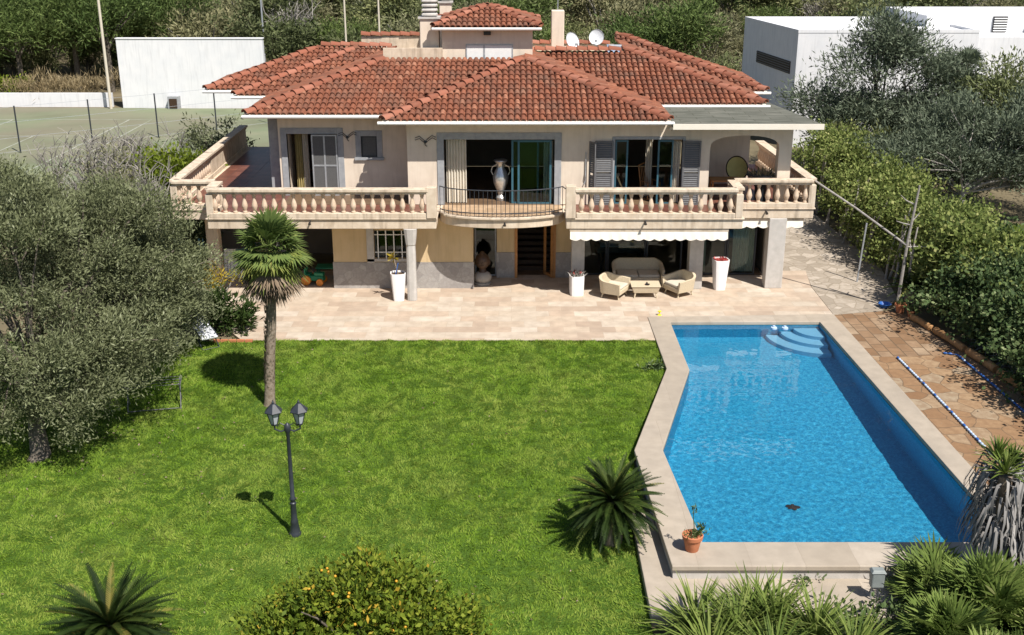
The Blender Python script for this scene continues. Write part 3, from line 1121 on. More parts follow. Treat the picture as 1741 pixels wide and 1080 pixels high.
def curtain(x0, x1, z0, z1, y, mat, folds=8):
    m = MB()
    k = folds * 4
    a = [(x0 + (x1 - x0) * i / k, y + .045 * math.sin(i * math.pi / 2)) for i in range(k + 1)]
    for p, q in zip(a[:-1], a[1:]):
        m.add([(p[0], p[1], z0), (q[0], q[1], z0), (q[0], q[1], z1), (p[0], p[1], z1)], [(0, 1, 2, 3)])
    return m.build("curtain", mat, villa, smooth=True)


def shutter(x0, x1, z0, z1, y, ang=0., hinge='l', split=True):
    m = MB()
    w = x1 - x0
    frame_rect(m, 0, w, z0, z1, -.02, .02, .06)
    zm = z0 + (z1 - z0) * .47
    if split:
        m.box(.06, w - .06, -.018, .018, zm - .04, zm + .04)
    k = int((z1 - z0 - .12) / .075)
    for i in range(k):
        z = z0 + .08 + i * .075
        if split and abs(z - zm) < .06:
            continue
        m.add([(.06, -.016, z), (w - .06, -.016, z), (w - .06, .016, z + .06), (.06, .016, z + .06)], [(0, 1, 2, 3)])
    c, s = math.cos(ang), math.sin(ang)
    if hinge == 'r':
        m.v = [(x1 + (p[0] - w) * c - p[1] * s, y + (p[0] - w) * s + p[1] * c, p[2]) for p in m.v]
    else:
        m.v = [(x0 + p[0] * c - p[1] * s, y + p[0] * s + p[1] * c, p[2]) for p in m.v]
    return m.build("shutter", "shutter_grey", villa)


# left upper door: curtain, dark opening and screened sliding panel
surround(-8.2, -6.36, ZU, 5.28, YL, .22)
sliding("sliding_door", -7.3, -6.37, ZU, 5.26, YL - .06, "galvanised", .05, mull=True, screen="grey_screen")
curtain(-8.0, -7.75, ZU + .03, 5.2, YL + .5, "yellow_curtain", 3)
curtain(-7.72, -7.5, ZU + .03, 5.2, YL + .45, "cream_curtain", 3)
# small upper window
surround(-5.5, -4.92, 4.42, 5.2, YL, .2, True)
sliding("window", -5.5, -4.92, 4.42, 5.2, YL + .06, "dark_grey_metal", .05, screen="grey_screen")
# centre door
surround(-2.4, 1.5, ZU, 5.34, YF, .24)
curtain(-2.33, -1.62, ZU + .03, 5.3, YF + .22, "cream_curtain", 7)
sliding("sliding_door", .2, 1.4, ZU, 5.3, YF + .10, "teal_frame")
sliding("sliding_door", -.02, .95, ZU, 5.3, YF + .17, "teal_frame")
curtain(1.12, 1.46, ZU + .03, 5.25, YF + .32, "cream_curtain", 4)
# right door with bifold shutters
surround(3.62, 6.0, ZU, 5.34, YF, .1)
shutter(2.92, 3.56, ZU, 5.3, YF - .06)
shutter(2.72, 3.05, ZU, 5.3, YF - .12, RAD(-55))
shutter(6.02, 6.64, ZU, 5.3, YF - .06)
sliding("sliding_door", 3.64, 4.1, ZU, 5.3, YF + .12, "teal_frame", .06)
sliding("sliding_door", 5.15, 5.7, ZU, 5.3, YF + .12, "teal_frame", .06)
curtain(5.72, 5.96, ZU + .03, 5.25, YF + .2, "cream_curtain", 3)
curtain(4.85, 5.1, ZU + .03, 5.25, YF + 1.2, "cream_curtain", 3)
# side doors of the left terrace, opened outwards
for yy_, hh in ((40.75, 1.25), (43.4, .95), (46.0, .9)):
    m = MB()
    m.box(-8.95 , -8.52, yy_, yy_ + .34, ZU, 5.75)
    m.build("pilaster", "grey_frame_stone", villa, bevel=.015)
# ground floor: window with white bars
m = MB()
for i in range(4):
    x = -4.94 + 1.14 * (i + .5) / 4
    m.box(x - .018, x + .018, 38.40, 38.43, 1.12, 2.16)
for z in (1.35, 2.0):
    m.box(-4.93, -3.81, 38.432, 38.456, z - .015, z + .015)
gr = m.build("window_grille", "white_paint", villa)
sliding("window", -4.93, -3.81, 1.13, 2.15, 38.58, "dark_grey_metal", .05)
m = MB()
m.box(-5.2, -4.945, 38.36, 38.44, .98, 2.42)
m.box(-5.2, -3.6, 38.36, 38.44, 1.02, 1.115)
m.build("stone_surround", "grey_column", villa)
# recess: fixed glass, timber door
sliding("fixed_window", -1.38, -.58, .05, 2.5, 39.8, "grey_frame_stone", .05)
m = MB()
m.box(.1, .2, 39.66, 39.95, 0, 2.52)
m.box(1.52, 1.62, 39.66, 39.95, 0, 2.52)
m.box(.2, 1.52, 39.68, 39.93, 2.42, 2.515)
df = m.build("door_frame", "wood", villa)
m = MB()
frame_rect(m, 0, .62, .03, 2.4, -.03, .03, .1)
c_, s_ = math.cos(RAD(-62)), math.sin(RAD(-62))
m.v = [(1.50 + (p[0] - .62) * c_ * 1 - p[1] * s_, 39.6 + (p[0] - .62) * s_ * -1 * -1 + .0 + p[1] * c_, p[2]) for p in m.v]
dl = m.build("door_leaf", "wood", villa)
st = MB()
for i in range(9):
    st.box(.15, 1.55, 40.6 + i * .27, 40.62 + i * .27 + 3.0 - i * .27, .02 + i * .17, .17 + i * .17)
st.build("inner_stair", "dark_wood", villa)
# big glass doors on the right
for x0, x1 in ((2.62, 3.55), (3.57, 5.0), (5.02, 6.35), (6.9, 8.0), (8.02, 9.1)):
    sliding("glass_door", x0, x1, .03, 2.5, 40.0 + (.04 if int(x0 * 10) % 2 else 0), "dark_grey_metal", .06)
m = MB()
m.box(2.62, 9.15, 39.92, 40.12, 2.5, 2.6)
m.build("door_lintel", "lower_stucco", villa)
curtain(8.3, 9.1, .05, 2.45, 40.35, "cream_curtain", 9)
curtain(6.9, 7.3, .05, 2.45, 40.35, "cream_curtain", 5)
# porch back door and column behind the palm
m = MB()
m.box(-10.5, -9.6, 42.95, 42.99, 0, 2.1)
m.build("porch_door", "yellow_curtain", villa)
m = MB()
m.box(-9.3, -8.9, 42.3, 42.7, 0, 2.58)
m.build("column", "grey_column", villa)

# ---- awnings
def awning(x0, x1, y, z1, drop, scal):
    m = MB()
    m.box(x0, x1, y - .1, y + .12, z1 - .11, z1)
    cas = m.build("awning", "trim_stone", villa, bevel=.02)
    m = MB()
    k = int((x1 - x0) / scal)
    sub = 8
    nn = k * sub
    tp, bt = [], []
    for i in range(nn + 1):
        x = x0 + .02 + (x1 - x0 - .04) * i / nn
        u = (i % sub) / sub
        zz = z1 - .1 - drop - .06 * abs(math.sin(math.pi * i / sub))
        tp.append((x, y - .09, z1 - .1))
        bt.append((x, y - .16 + .012 * math.sin(i * .9), zz))
    m.add(tp + bt, [(i, i + 1, nn + 2 + i, nn + 1 + i) for i in range(nn)])
    m.build("valance", "awning_cloth", cas)


awning(1.98, 7.45, 37.12, 2.595, .25, .36)
awning(7.95, 10.4, 38.62, 2.595, .2, .36)

# ---- spot lights on the fascia
for x, y, z in ((-6.9, 36.93, 2.86), (-.25, 36.9, 2.82), (4.55, 36.93, 2.86), (9.0, 38.4, 2.86)):
    m = MB()
    m.sweep([(x, y + .06, z), (x, y - .1, z), (x, y - .16, z - .05)], [.025, .035, .055], 8)
    m.build("spot_lamp", "black_plastic", villa)

# ---- roof: stepped hips as the upper envelope of hipped slopes
K = .316
EZ = 6.08
HIPS = [(-4.44, 5.43, 38.15), (-9.46, 30, 39.5), (-10.96, 30, 44.2), (-12.5, 30, 45.8), (-30, 9.5, 41.9), (-30, 10.3, 45.4)]
XR = [(-9, 9), (-99, .5), (-99, -3), (-99, -6), (.5, 99), (.5, 99)]


def inreg(k, x, y):
    xl, xr, yf = HIPS[k]
    if not (xl <= x <= xr and y >= yf and XR[k][0] <= x <= XR[k][1]):
        return False
    return True


def hgt(k, x, y):
    xl, xr, yf = HIPS[k]
    a = [(y - yf, 0), (x - xl, 1), (xr - x, 2)]
    d, s = min(a)
    return EZ + K * d, s


def flat(x, y):
    if x < -6.6:
        return y > 50
    if x < -5.0:
        return y > 48.7
    if x < .5:
        return y > 44.05
    if x < 4.5:
        return y > 46.4
    return y > 51


def envelope(x, y):
    best = None
    for k in range(6):
        if inreg(k, x, y):
            h, s = hgt(k, x, y)
            if best is None or h > best[0]:
                best = (h, k, s)
    return best


ca = 1 / math.sqrt(1 + K * K)
PITCH, CRS = .215, .40
tiles = MB()
SECT = [(-1, 0.0), (-.74, .062), (-.3, .092), (.3, .092), (.74, .062), (1, 0.0)]


def one_tile(o, across, down, w0, w1, L, lift):
    """Barrel tile: o = upper end on the slope, down = unit slope direction (3D)."""
    nrm = across.cross(down)
    if nrm.z < 0:
        nrm = -nrm
    vs = []
    rj = random.uniform(-.012, .012)
    for p, hw, hh, dz in ((o, w0, .8, .012), (o + down * L, w1, 1.0, .045 + lift)):
        for a, b in SECT:
            vs.append(p + across * (a * hw + rj) + nrm * (b * hh + dz))
    m = len(SECT)
    fs = [(i, i + 1, m + i + 1, m + i) for i in range(m - 1)]
    # lip at the lower end
    base = len(vs)
    for a, b in SECT:
        vs.append(o + down * (L - .004) + across * (a * w1 * .84 + rj) + nrm * (b * .8 + .02 + lift))
    fs += [(m + i, m + i + 1, base + i + 1, base + i) for i in range(m - 1)]
    tiles.add(vs, fs)


for k in range(6):
    xl, xr, yf = HIPS[k]
    for s in range(3):
        if s == 0:
            down = Vector((0, -1, -K)).normalized()
            across = Vector((1, 0, 0))
            ulo, uhi = max(xl, XR[k][0], -13), min(xr, XR[k][1], 11)
            eave = yf
            horiz = lambda u, d: (u, eave + d)
            dmax = 13
        elif s == 1:
            if xl < -20:
                continue
            down = Vector((-1, 0, -K)).normalized()
            across = Vector((0, 1, 0))
            ulo, uhi = yf, 51
            horiz = lambda u, d: (xl + d, u)
            dmax = 7
        else:
            if xr > 20:
                continue
            down = Vector((1, 0, -K)).normalized()
            across = Vector((0, 1, 0))
            ulo, uhi = yf, 51
            horiz = lambda u, d: (xr - d, u)
            dmax = 7
        rowd = CRS * ca
        for i in range(int((uhi - ulo) / PITCH)):
            u = ulo + PITCH * (i + .5)
            for j in range(int(dmax / rowd)):
                d0 = rowd * j - .05       # lower end
                x, y = horiz(u, max(d0 + rowd * .5, .02))
                if flat(x, y):
                    continue
                e = envelope(x, y)
                if e is None or e[1] != k or e[2] != s:
                    continue
                d1 = d0 + rowd * 1.12
                xx, yy_ = horiz(u, d1)
                o = Vector((xx, yy_, EZ + K * d1))
                one_tile(o, across, down, .082, .102, rowd * 1.12 / ca, random.uniform(-.006, .01))
roof = tiles.build("roof", "roof_tile", villa, smooth=True)
# deck under the tiles (pan tiles)
dk = MB()
st_ = .11
gx0, gy0 = -12.6, 38.05
nxg, nyg = int(23.1 / st_), int(13 / st_)
idx = {}
vv, ff = [], []
for j in range(nyg + 1):
    for i in range(nxg + 1):
        x, y = gx0 + i * st_, gy0 + j * st_
        e = envelope(x, y)
        if e and not flat(x, y - .12):
            idx[i, j] = len(vv)
            vv.append((x, y, e[0] - .012))
for (i, j), a in idx.items():
    q = [idx.get((i + 1, j)), idx.get((i + 1, j + 1)), idx.get((i, j + 1))]
    if None not in q:
        ff.append((a, *q))
dk.add(vv, ff)
dk.build("roof_deck", "roof_tile", roof)

# ridge tiles over the hips
rg = MB()


def ridge(a, b, r=.165, step=.43):
    a, b = Vector(a), Vector(b)
    d = b - a
    L = d.length
    d.normalize()
    side = d.cross(Vector((0, 0, 1))).normalized()
    upv = side.cross(d).normalized()
    for i in range(int(L / step)):
        p = a + d * step * i
        q = a + d * (step * (i + 1.18))
        vs = []
        m = 8
        wob = random.uniform(-.015, .015)
        for pt, rr, dz in ((p, r * 1.12, .045), (q, r * .9, .0)):
            for k in range(m + 1):
                t_ = math.pi * k / m
                vs.append(pt + side * (rr * math.cos(t_) * 1.05 + wob) + upv * (rr * .85 * math.sin(t_) + dz))
        for k in range(m + 1):
            t_ = math.pi * k / m
            vs.append(p + d * .01 + side * (r * .95 * math.cos(t_) + wob) + upv * (r * .72 * math.sin(t_) + .04))
        fs = [(k, k + 1, m + 2 + k, m + 1 + k) for k in range(m)] + [(k + 1, k, 2 * m + 2 + k, 2 * m + 3 + k) for k in range(m)]
        rg.add(vs, fs)


def end_ridge():
    global rg
    rg.build("ridge_tiles", "ridge_tile", roof, smooth=True)
    rg = MB()


def hipline(k, sx, t1, t0=0.):
    xl, xr, yf = HIPS[k]
    x0 = xl if sx > 0 else xr
    ridge((x0 + sx * t0, yf + t0, EZ + K * t0 + .03), (x0 + sx * t1, yf + t1, EZ + K * t1 + .03))
    end_ridge()


hipline(0, 1, 4.93)
hipline(0, -1, 4.93)
hipline(1, 1, 4.5)
hipline(2, 1, 4.45)
hipline(3, 1, 4.15)
hipline(4, -1, 4.9)
hipline(5, -1, 5.6)
ridge((.5, 46.35, 7.62), (4.5, 46.35, 7.62))
end_ridge()
ridge((-6.5, 48.65, 7.55), (-5.05, 48.65, 7.55))
end_ridge()
ridge((-8.35, 49.95, 7.45), (-6.6, 49.95, 7.45))
end_ridge()
ridge((.8, 50.3, 7.5), (4.5, 50.3, 7.5))
end_ridge()
ridge((-6.6, 50.1, 7.87), (-3.1, 50.1, 7.87))
end_ridge()
ridge((-12.45, 46, 6.12), (-8.4, 49.95, 7.4), .12)
end_ridge()

# eaves: white gutters and soffits
ev = MB()
for x0, x1, y in ((-4.6, 5.55, 38.10), (-9.55, -4.3, 39.45), (-11.05, -9.4, 44.15), (-12.6, -10.9, 45.75), (5.3, 9.65, 41.85), (9.2, 10.45, 45.35)):
    ev.sweep([(x0, y - .03, EZ - .045), (x1, y - .03, EZ - .045)], .058, 8)
ev.sweep([(-9.53, 39.4, EZ - .05), (-9.53, 44.2, EZ - .05)], .05, 8)
ev.sweep([(-12.58, 45.8, EZ - .05), (-12.58, 50, EZ - .05)], .05, 8)
ev.sweep([(5.52, 38.12, 6.03), (5.62, 38.25, 5.9), (5.5, 38.6, 5.75)], .05, 8)
ev.build("gutter", "white_paint", villa, smooth=True)
fb = MB()
for x0, x1, y in ((-4.44, 5.43, 38.11), (-9.46, -4.44, 39.46), (-10.96, -9.46, 44.16), (-12.5, -10.96, 45.76), (5.43, 9.5, 41.86), (9.4, 10.3, 45.36)):
    fb.box(x0, x1, y, y + .065, 5.97, 6.115)
fb.build("fascia", "upper_stucco", villa)
so = MB()
so.box(-4.4, 5.4, 38.18, 51, 5.985, 6.05)
so.box(-9.42, -4.41, 39.54, 51, 5.985, 6.05)
so.box(-10.92, -9.43, 44.25, 51, 5.985, 6.05)
so.box(-12.45, -10.93, 45.85, 50, 5.985, 6.05)
so.box(5.41, 9.4, 41.95, 51, 5.985, 6.05)
so.box(9.41, 10.2, 45.45, 51, 5.985, 6.05)
so.build("soffit", "upper_stucco", villa)
# dotted moulding under the centre eave
m = MB()
for x0, x1, y in ((-3.69, 5.2, YF - .09), ):
    m.box(x0, x1, y, YF - .001, 5.78, 5.9)
m.build("cornice", "upper_stucco", villa)
# grey felt roof over the right terrace
gf = MB()
v = [(5.45, 38.02, 5.92), (10.6, 38.02, 5.92), (10.6, 45.2, 6.32), (5.45, 45.2, 6.32), (10.6, 38.02, 5.92), (10.6, 45.2, 6.32)]
gf.add([(5.5, 37.98, 6.012), (10.62, 37.98, 6.012), (9.75, 43.6, 6.012), (5.5, 41.9, 6.005),
        (5.5, 37.98, 5.90), (10.62, 37.98, 5.90), (9.75, 43.6, 5.92), (5.5, 41.9, 5.9)],
       [(0, 1, 2, 3), (7, 6, 5, 4), (0, 4, 5, 1), (1, 5, 6, 2), (2, 6, 7, 3), (3, 7, 4, 0)])
fr_ = gf.build("terrace_roof", "grey_felt", villa)
m = MB()
m.box(5.5, 10.66, 37.93, 37.976, 5.84, 6.03)
m.build("fascia", "awning_cloth", villa)

# flat roof parapets, tower, chimneys
pa = MB()
pa.box(-5.0, -2.7, 44.1, 44.3, 7.1, 7.93)
pa.box(-6.6, -3.0, 50.0, 50.2, 7.1, 7.85)
pa.box(.8, 4.5, 50.2, 50.4, 7.2, 7.48)
pa.box(-4.98, .5, 44.32, 50.0, 7.0, 7.12)
pa.box(.5, 4.45, 46.5, 50.2, 7.0, 7.12)
pa.box(1.9, 2.5, 47.6, 48.2, 7.121, 7.6)
pa.build("parapet", "trim_stone", villa)
tw = MB()
TX0, TX1, TY = -2.72, .8, 44.33
wall_x(tw, TX0, TX1, TY, TY + .25, 7.0, 8.66, [(-1.78, .02, 7.45, 8.05)])
tw.box(TX0, TX0 + .25, TY + .25, 47.6, 7.0, 8.66)
tw.box(TX1 - .25, TX1, TY + .25, 47.6, 7.0, 8.66)
tw.box(TX0, TX1, 47.6, 47.85, 7.0, 8.66)
tw.box(-3.0, 1.05, 44.08, 48.1, 8.661, 8.70)
tower = tw.build("tower", "upper_stucco", villa)
m = MB()
frame_rect(m, -1.8, .04, 7.43, 8.07, TY - .03, TY + .04, .05)
m.box(-1.13, -1.05, TY - .02, TY + .03, 7.48, 8.02)
wf = m.build("tower_window", "galvanised", villa)
m = MB()
for i in range(12):
    z = 7.48 + i * .045
    m.box(-1.75, -1.13, TY - .018, TY + .012, z, z + .042)
    m.box(-1.05, -.01, TY - .018, TY + .012, z, z + .042)
m.build("roller_blind", "white_paint", wf)
m = MB()
m.box(-1.1, -.82, TY - .16, TY - .001, 8.42, 8.55)
m.build("wall_lamp", "black_plastic", villa, bevel=.02)
# tower pyramid roof
tiles = MB()
cxT, cyT, hwT = -.97, 46.05, 2.06
TZ = 8.72
for s, (dv, ac) in enumerate((((0, -1), (1, 0)), ((-1, 0), (0, 1)), ((1, 0), (0, 1)), ((0, 1), (1, 0)))):
    down = Vector((*dv, -K)).normalized()
    across = Vector((*ac, 0))
    for i in range(int(2 * hwT / PITCH)):
        u = -hwT + PITCH * (i + .5)
        for j in range(6):
            d0 = CRS * ca * j - .05
            if hwT - abs(u) < d0 + .15:
                continue
            d1 = d0 + CRS * ca * 1.12
            p = Vector((cxT, cyT, 0)) + Vector((*dv, 0)) * (hwT - d1) + across * u
            p.z = TZ + K * d1
            one_tile(p, across, down, .082, .102, CRS * 1.12, random.uniform(-.006, .01))
troof = tiles.build("tower_roof", "roof_tile", villa, smooth=True)
m = MB()
m.add([(cxT - hwT, cyT - hwT, TZ - .01), (cxT + hwT, cyT - hwT, TZ - .01), (cxT + hwT, cyT + hwT, TZ - .01), (cxT - hwT, cyT + hwT, TZ - .01), (cxT, cyT, TZ + K * hwT - .01)],
      [(0, 1, 4), (1, 2, 4), (2, 3, 4), (3, 0, 4), (3, 2, 1, 0)])
m.build("roof_deck", "roof_tile", troof)
rg = MB()
for sx, sy in ((-1, -1), (1, -1), (1, 1), (-1, 1)):
    ridge((cxT + sx * hwT, cyT + sy * hwT, TZ + .03), (cxT, cyT, TZ + K * hwT + .03), .14, .4)
rg.build("ridge_tiles", "ridge_tile", troof, smooth=True)
m = MB()
m.sweep([(cxT - hwT - .05, cyT - hwT - .05, TZ - .05), (cxT + hwT + .05, cyT - hwT - .05, TZ - .05)], .055, 8)
m.build("gutter", "white_paint", troof, smooth=True)


def chimney(x, y, z0, z1, w, caps):
    m = MB()
    m.box(x - w / 2, x + w / 2, y - w / 2, y + w / 2, z0, z1)
    c = m.build("chimney", "upper_stucco", villa, bevel=.03)
    if caps:
        m = MB()
        m.box(x - w / 2 - .06, x + w / 2 + .06, y - w / 2 - .06, y + w / 2 + .06, z1 + .001, z1 + .07)
        for i in range(caps):
            z = z1 + .12 + i * .17
            m.lathe([(w * .43, 0), (w * .43, .05), (w * .36, .10)], (x, y, z), 12, sq=5)
        m.box(x - w * .28, x + w * .28, y - w * .28, y + w * .28, z1 + .07, z1 + .1 + caps * .17)
        m.build("chimney_cowl", "grey_column", c)
    return c


chimney(-3.22, 44.9, 7.31, 9.0, .74, 5)
chimney(-2.8, 48.6, 7.31, 9.35, .5, 5)
chimney(1.86, 46.75, 7.31, 9.18, .52, 0)

# ------------------------------------------------------------------ things on and around the villa
def dish(x, y, z, r, yaw, label):
    t = thing("satellite_dish", label, "satellite dish", (x, y, 7.4), yaw, "satellite dishes on the villa roof")
    h = z - 7.4
    m = MB()
    prof = [(r * q, .3 * r * q * q) for q in (0.02, .25, .5, .75, 1)]
    M = Matrix.Rotation(RAD(68), 3, 'X')
    vs, fs = [], []
    n_ = 20
    for rr, zz in prof + [(r * .98, .3 * r + .015)]:
        for k in range(n_):
            a = 2 * math.pi * k / n_
            p = M @ Vector((rr * .92 * math.cos(a), rr * math.sin(a), zz))
            vs.append((p.x, p.y, p.z + h))
    for i in range(len(prof)):
        for k in range(n_):
            fs.append((i * n_ + k, i * n_ + (k + 1) % n_, (i + 1) * n_ + (k + 1) % n_, (i + 1) * n_ + k))
    fs.append(tuple(range(n_)))
    m.add(vs, fs)
    m.build("dish", "dish_grey", t, smooth=True)
    m = MB()
    m.sweep([(0, .1, 0), (0, .1, h - .05), (0, .02, h)], .03, 8)
    m.build("mast", "galvanised", t)
    m = MB()
    m.sweep([(0, -.1, h - r * .8), (0, -.62 * r - .1, h - .1)], .014, 6)
    m.box(-.04, .04, -.62 * r - .18, -.62 * r - .06, h - .13, h - .04)
    m.build("feed_arm", "galvanised", t)


dish(2.46, 47.5, 7.86, .37, RAD(38), "left grey satellite dish, turned sideways beside the plain chimney")
dish(3.54, 47.8, 7.98, .34, RAD(-8), "right grey satellite dish, facing the lawn, between the other dish and the blue box")
t = thing("rooftop_unit", "small blue and grey box standing on the roof beside the dishes", "roof unit", (4.3, 47.6, 7.3))
m = MB()
m.box(-.3, .3, -.2, .2, 0, .42)
m.build("casing", "galvanised", t, bevel=.02)
m = MB()
m.box(-.33, -.303, -.2, .2, .02, .42)
m.box(-.3, .3, -.215, -.202, .05, .36)
m.build("blue_panel", "pale_blue_plastic", t)
m = MB()
m.sweep([(1.86, 46.75, 9.18), (1.86, 46.75, 11.0)], .018, 6)
for z in (9.9, 10.2, 10.5):
    m.sweep([(1.65, 46.75, z), (2.07, 46.75, z)], .008, 5)
tag(m.build("antenna", "galvanised", None, (1.86, 46.75, 9.18)), "thin metal aerial standing on top of the plain chimney", "aerial")

# wall ornaments: two iron birds
def iron_bird(x, y, z, s, label):
    m = MB()
    wl_ = [(-.36, .10), (-.2, .16), (-.08, .05), (0, -.02), (.1, .08), (.24, .18), (.38, .12)]
    m.sweep([(a * s, 0, b * s) for a, b in wl_], .012, 5)
    m.sweep([(a * s, 0, (b - .08) * s) for a, b in wl_], .012, 5)
    m.sweep([(-.05 * s, 0, -.02), (0, 0, -.16 * s), (.06 * s, 0, -.2 * s)], .014, 5)
    m.ball((0, 0, -.04 * s), (.06 * s, .02, .05 * s), 8, 6)
    tag(m.build("wall_ornament", "dark_grey_metal", None, (0, 0, 0)), label, "wall ornament", "iron birds on the upper wall").location = (x, y, z)


iron_bird(-3.04, YF - .03, 5.3, 1, "iron bird ornament left of the wide centre door")
iron_bird(-5.98, YL - .03, 5.2, .9, "iron bird ornament between the left door and the small window")
m = MB()
m.sweep([(0, 0, 1.15), (0, 0, .12), (-.05, -.03, .0)], .018, 6)
m.sweep([(0, 0, .5), (.0, -.06, .3), (0, 0, .1)], .012, 5)
tag(m.build("awning_crank", "galvanised", None), "grey awning crank rod hanging on the wall beside the left shutters", "crank").location = (2.6, YF - .05, 3.75)

# living room: vase on plinth, rocking chair
t = thing("floor_vase", "tall silver vase standing inside the wide centre doorway", "vase", (-.41, 39.5, ZU + .02))
m = MB()
m.lathe([(.16, 0), (.18, .1), (.1, .2), (.14, .34), (.26, .62), (.29, .85), (.22, 1.05), (.13, 1.2), (.15, 1.32), (.25, 1.45), (.24, 1.47)], (0, 0, 0), 18)
m.build("vase_body", "silver", t, smooth=True)
m = MB()
for sx in (-1, 1):
    m.sweep([(sx * .14, 0, 1.3), (sx * .3, 0, 1.22), (sx * .34, 0, 1.05), (sx * .27, 0, .92)], .02, 6)
m.build("handle", "silver", t, smooth=True)


def rocking_chair(loc, rz):
    t = thing("rocking_chair", "brown cane rocking chair inside the right upstairs doorway", "chair", loc, rz)
    for sx in (-1, 1):
        m = MB()
        m.sweep([(sx * .25, -.45, .1), (sx * .25, -.2, .03), (sx * .25, .1, .02), (sx * .25, .45, .12)], .018, 6)
        m.build("rocker", "wood", t)
        m = MB()
        m.sweep([(sx * .25, -.3, .06), (sx * .25, -.3, .64), (sx * .25, .2, .64)], .018, 6)
        m.sweep([(sx * .25, .18, .05), (sx * .25, .22, .5), (sx * .24, .42, 1.15)], .018, 6)
        m.build("side_frame", "wood", t)
    m = MB()
    m.obox((0, -.04, .43), (.25, .26, .02), Matrix.Rotation(RAD(-6), 3, 'X'))
    m.build("seat", "wicker", t)
    m = MB()
    for i in range(7):
        x = -.21 + .07 * i
        m.sweep([(x, .22, .46), (x, .42, 1.12)], .012, 5)
    m.sweep([(-.25, .42, 1.15), (0, .45, 1.22), (.25, .42, 1.15)], .022, 6)
    m.build("backrest", "wood", t)


rocking_chair((5.0, 39.75, ZU + .02), RAD(25))
# terrace set on the right
t = thing("papasan_chair", "round cane chair with a yellow cushion on the right upper terrace", "chair", (8.45, 41.2, ZU))
t.scale = (.62, .62, .74)
m = MB()
M = Matrix.Rotation(RAD(62), 3, 'X')
vs, fs = [], []
for i, (rr, zz) in enumerate(((.05, .0), (.25, .04), (.45, .14), (.62, .30))):
    for k in range(20):
        a = 2 * math.pi * k / 20
        p = M @ Vector((rr * math.cos(a), rr * math.sin(a), zz))
        vs.append((p.x, p.y + .35, p.z + .95))
fs = [(i * 20 + k, i * 20 + (k + 1) % 20, (i + 1) * 20 + (k + 1) % 20, (i + 1) * 20 + k) for i in range(3) for k in range(20)] + [tuple(range(19, -1, -1))]
m.add(vs, fs)
m.build("cushion", "olive_cushion", t, smooth=True)
m = MB()
ring = [M @ Vector((.65 * math.cos(2 * math.pi * k / 24), .65 * math.sin(2 * math.pi * k / 24), .31)) for k in range(25)]
m.sweep([(p.x, p.y + .35, p.z + .95) for p in ring], .035, 8)
m.build("rim", "dark_wood", t, smooth=True)
m = MB()
for k in range(10):
    a = 2 * math.pi * k / 10
    m.sweep([(.38 * math.cos(a), .38 * math.sin(a), 0), (.22 * math.cos(a + .4), .2 + .2 * math.sin(a + .4), .5)], .018, 6)
m.build("base", "dark_wood", t)
t = thing("terrace_table", "low wooden table with pale top on the right upper terrace", "table", (7.75, 39.9, ZU))
m = MB()
m.box(-.55, .55, -.35, .35, .66, .72)
m.build("table_top", "wood", t, bevel=.015)
for sx in (-1, 1):
    for sy in (-1, 1):
        m = MB()
        m.box(sx * .47 - .03, sx * .47 + .03, sy * .27 - .03, sy * .27 + .03, 0, .66)
        m.build("leg", "wood", t)
t = thing("plant_bowl", "dark blue bowl of dry plants on the right upper terrace", "planter", (9.0, 39.5, ZU))
m = MB()
m.lathe([(.2, 0), (.22, .5), (.3, .62), (.52, .9), (.55, .98), (.5, .98), (.45, .9)], (0, 0, 0), 18)
m.build("bowl", "dark_grey_metal", t, smooth=True)
rg_ = np.random.default_rng(5)
P = np.stack([rg_.uniform(-.4, .4, 160), rg_.uniform(-.4, .4, 160), np.full(160, .93)], 1)
V, F, R = leaves(P, np.stack([P[:, 0], P[:, 1], np.full(160, .5)], 1) + rg_.normal(size=(160, 3)) * .3, .28, .04, rg_)
npmesh("foliage", V, F, R, "dry_grass", t)


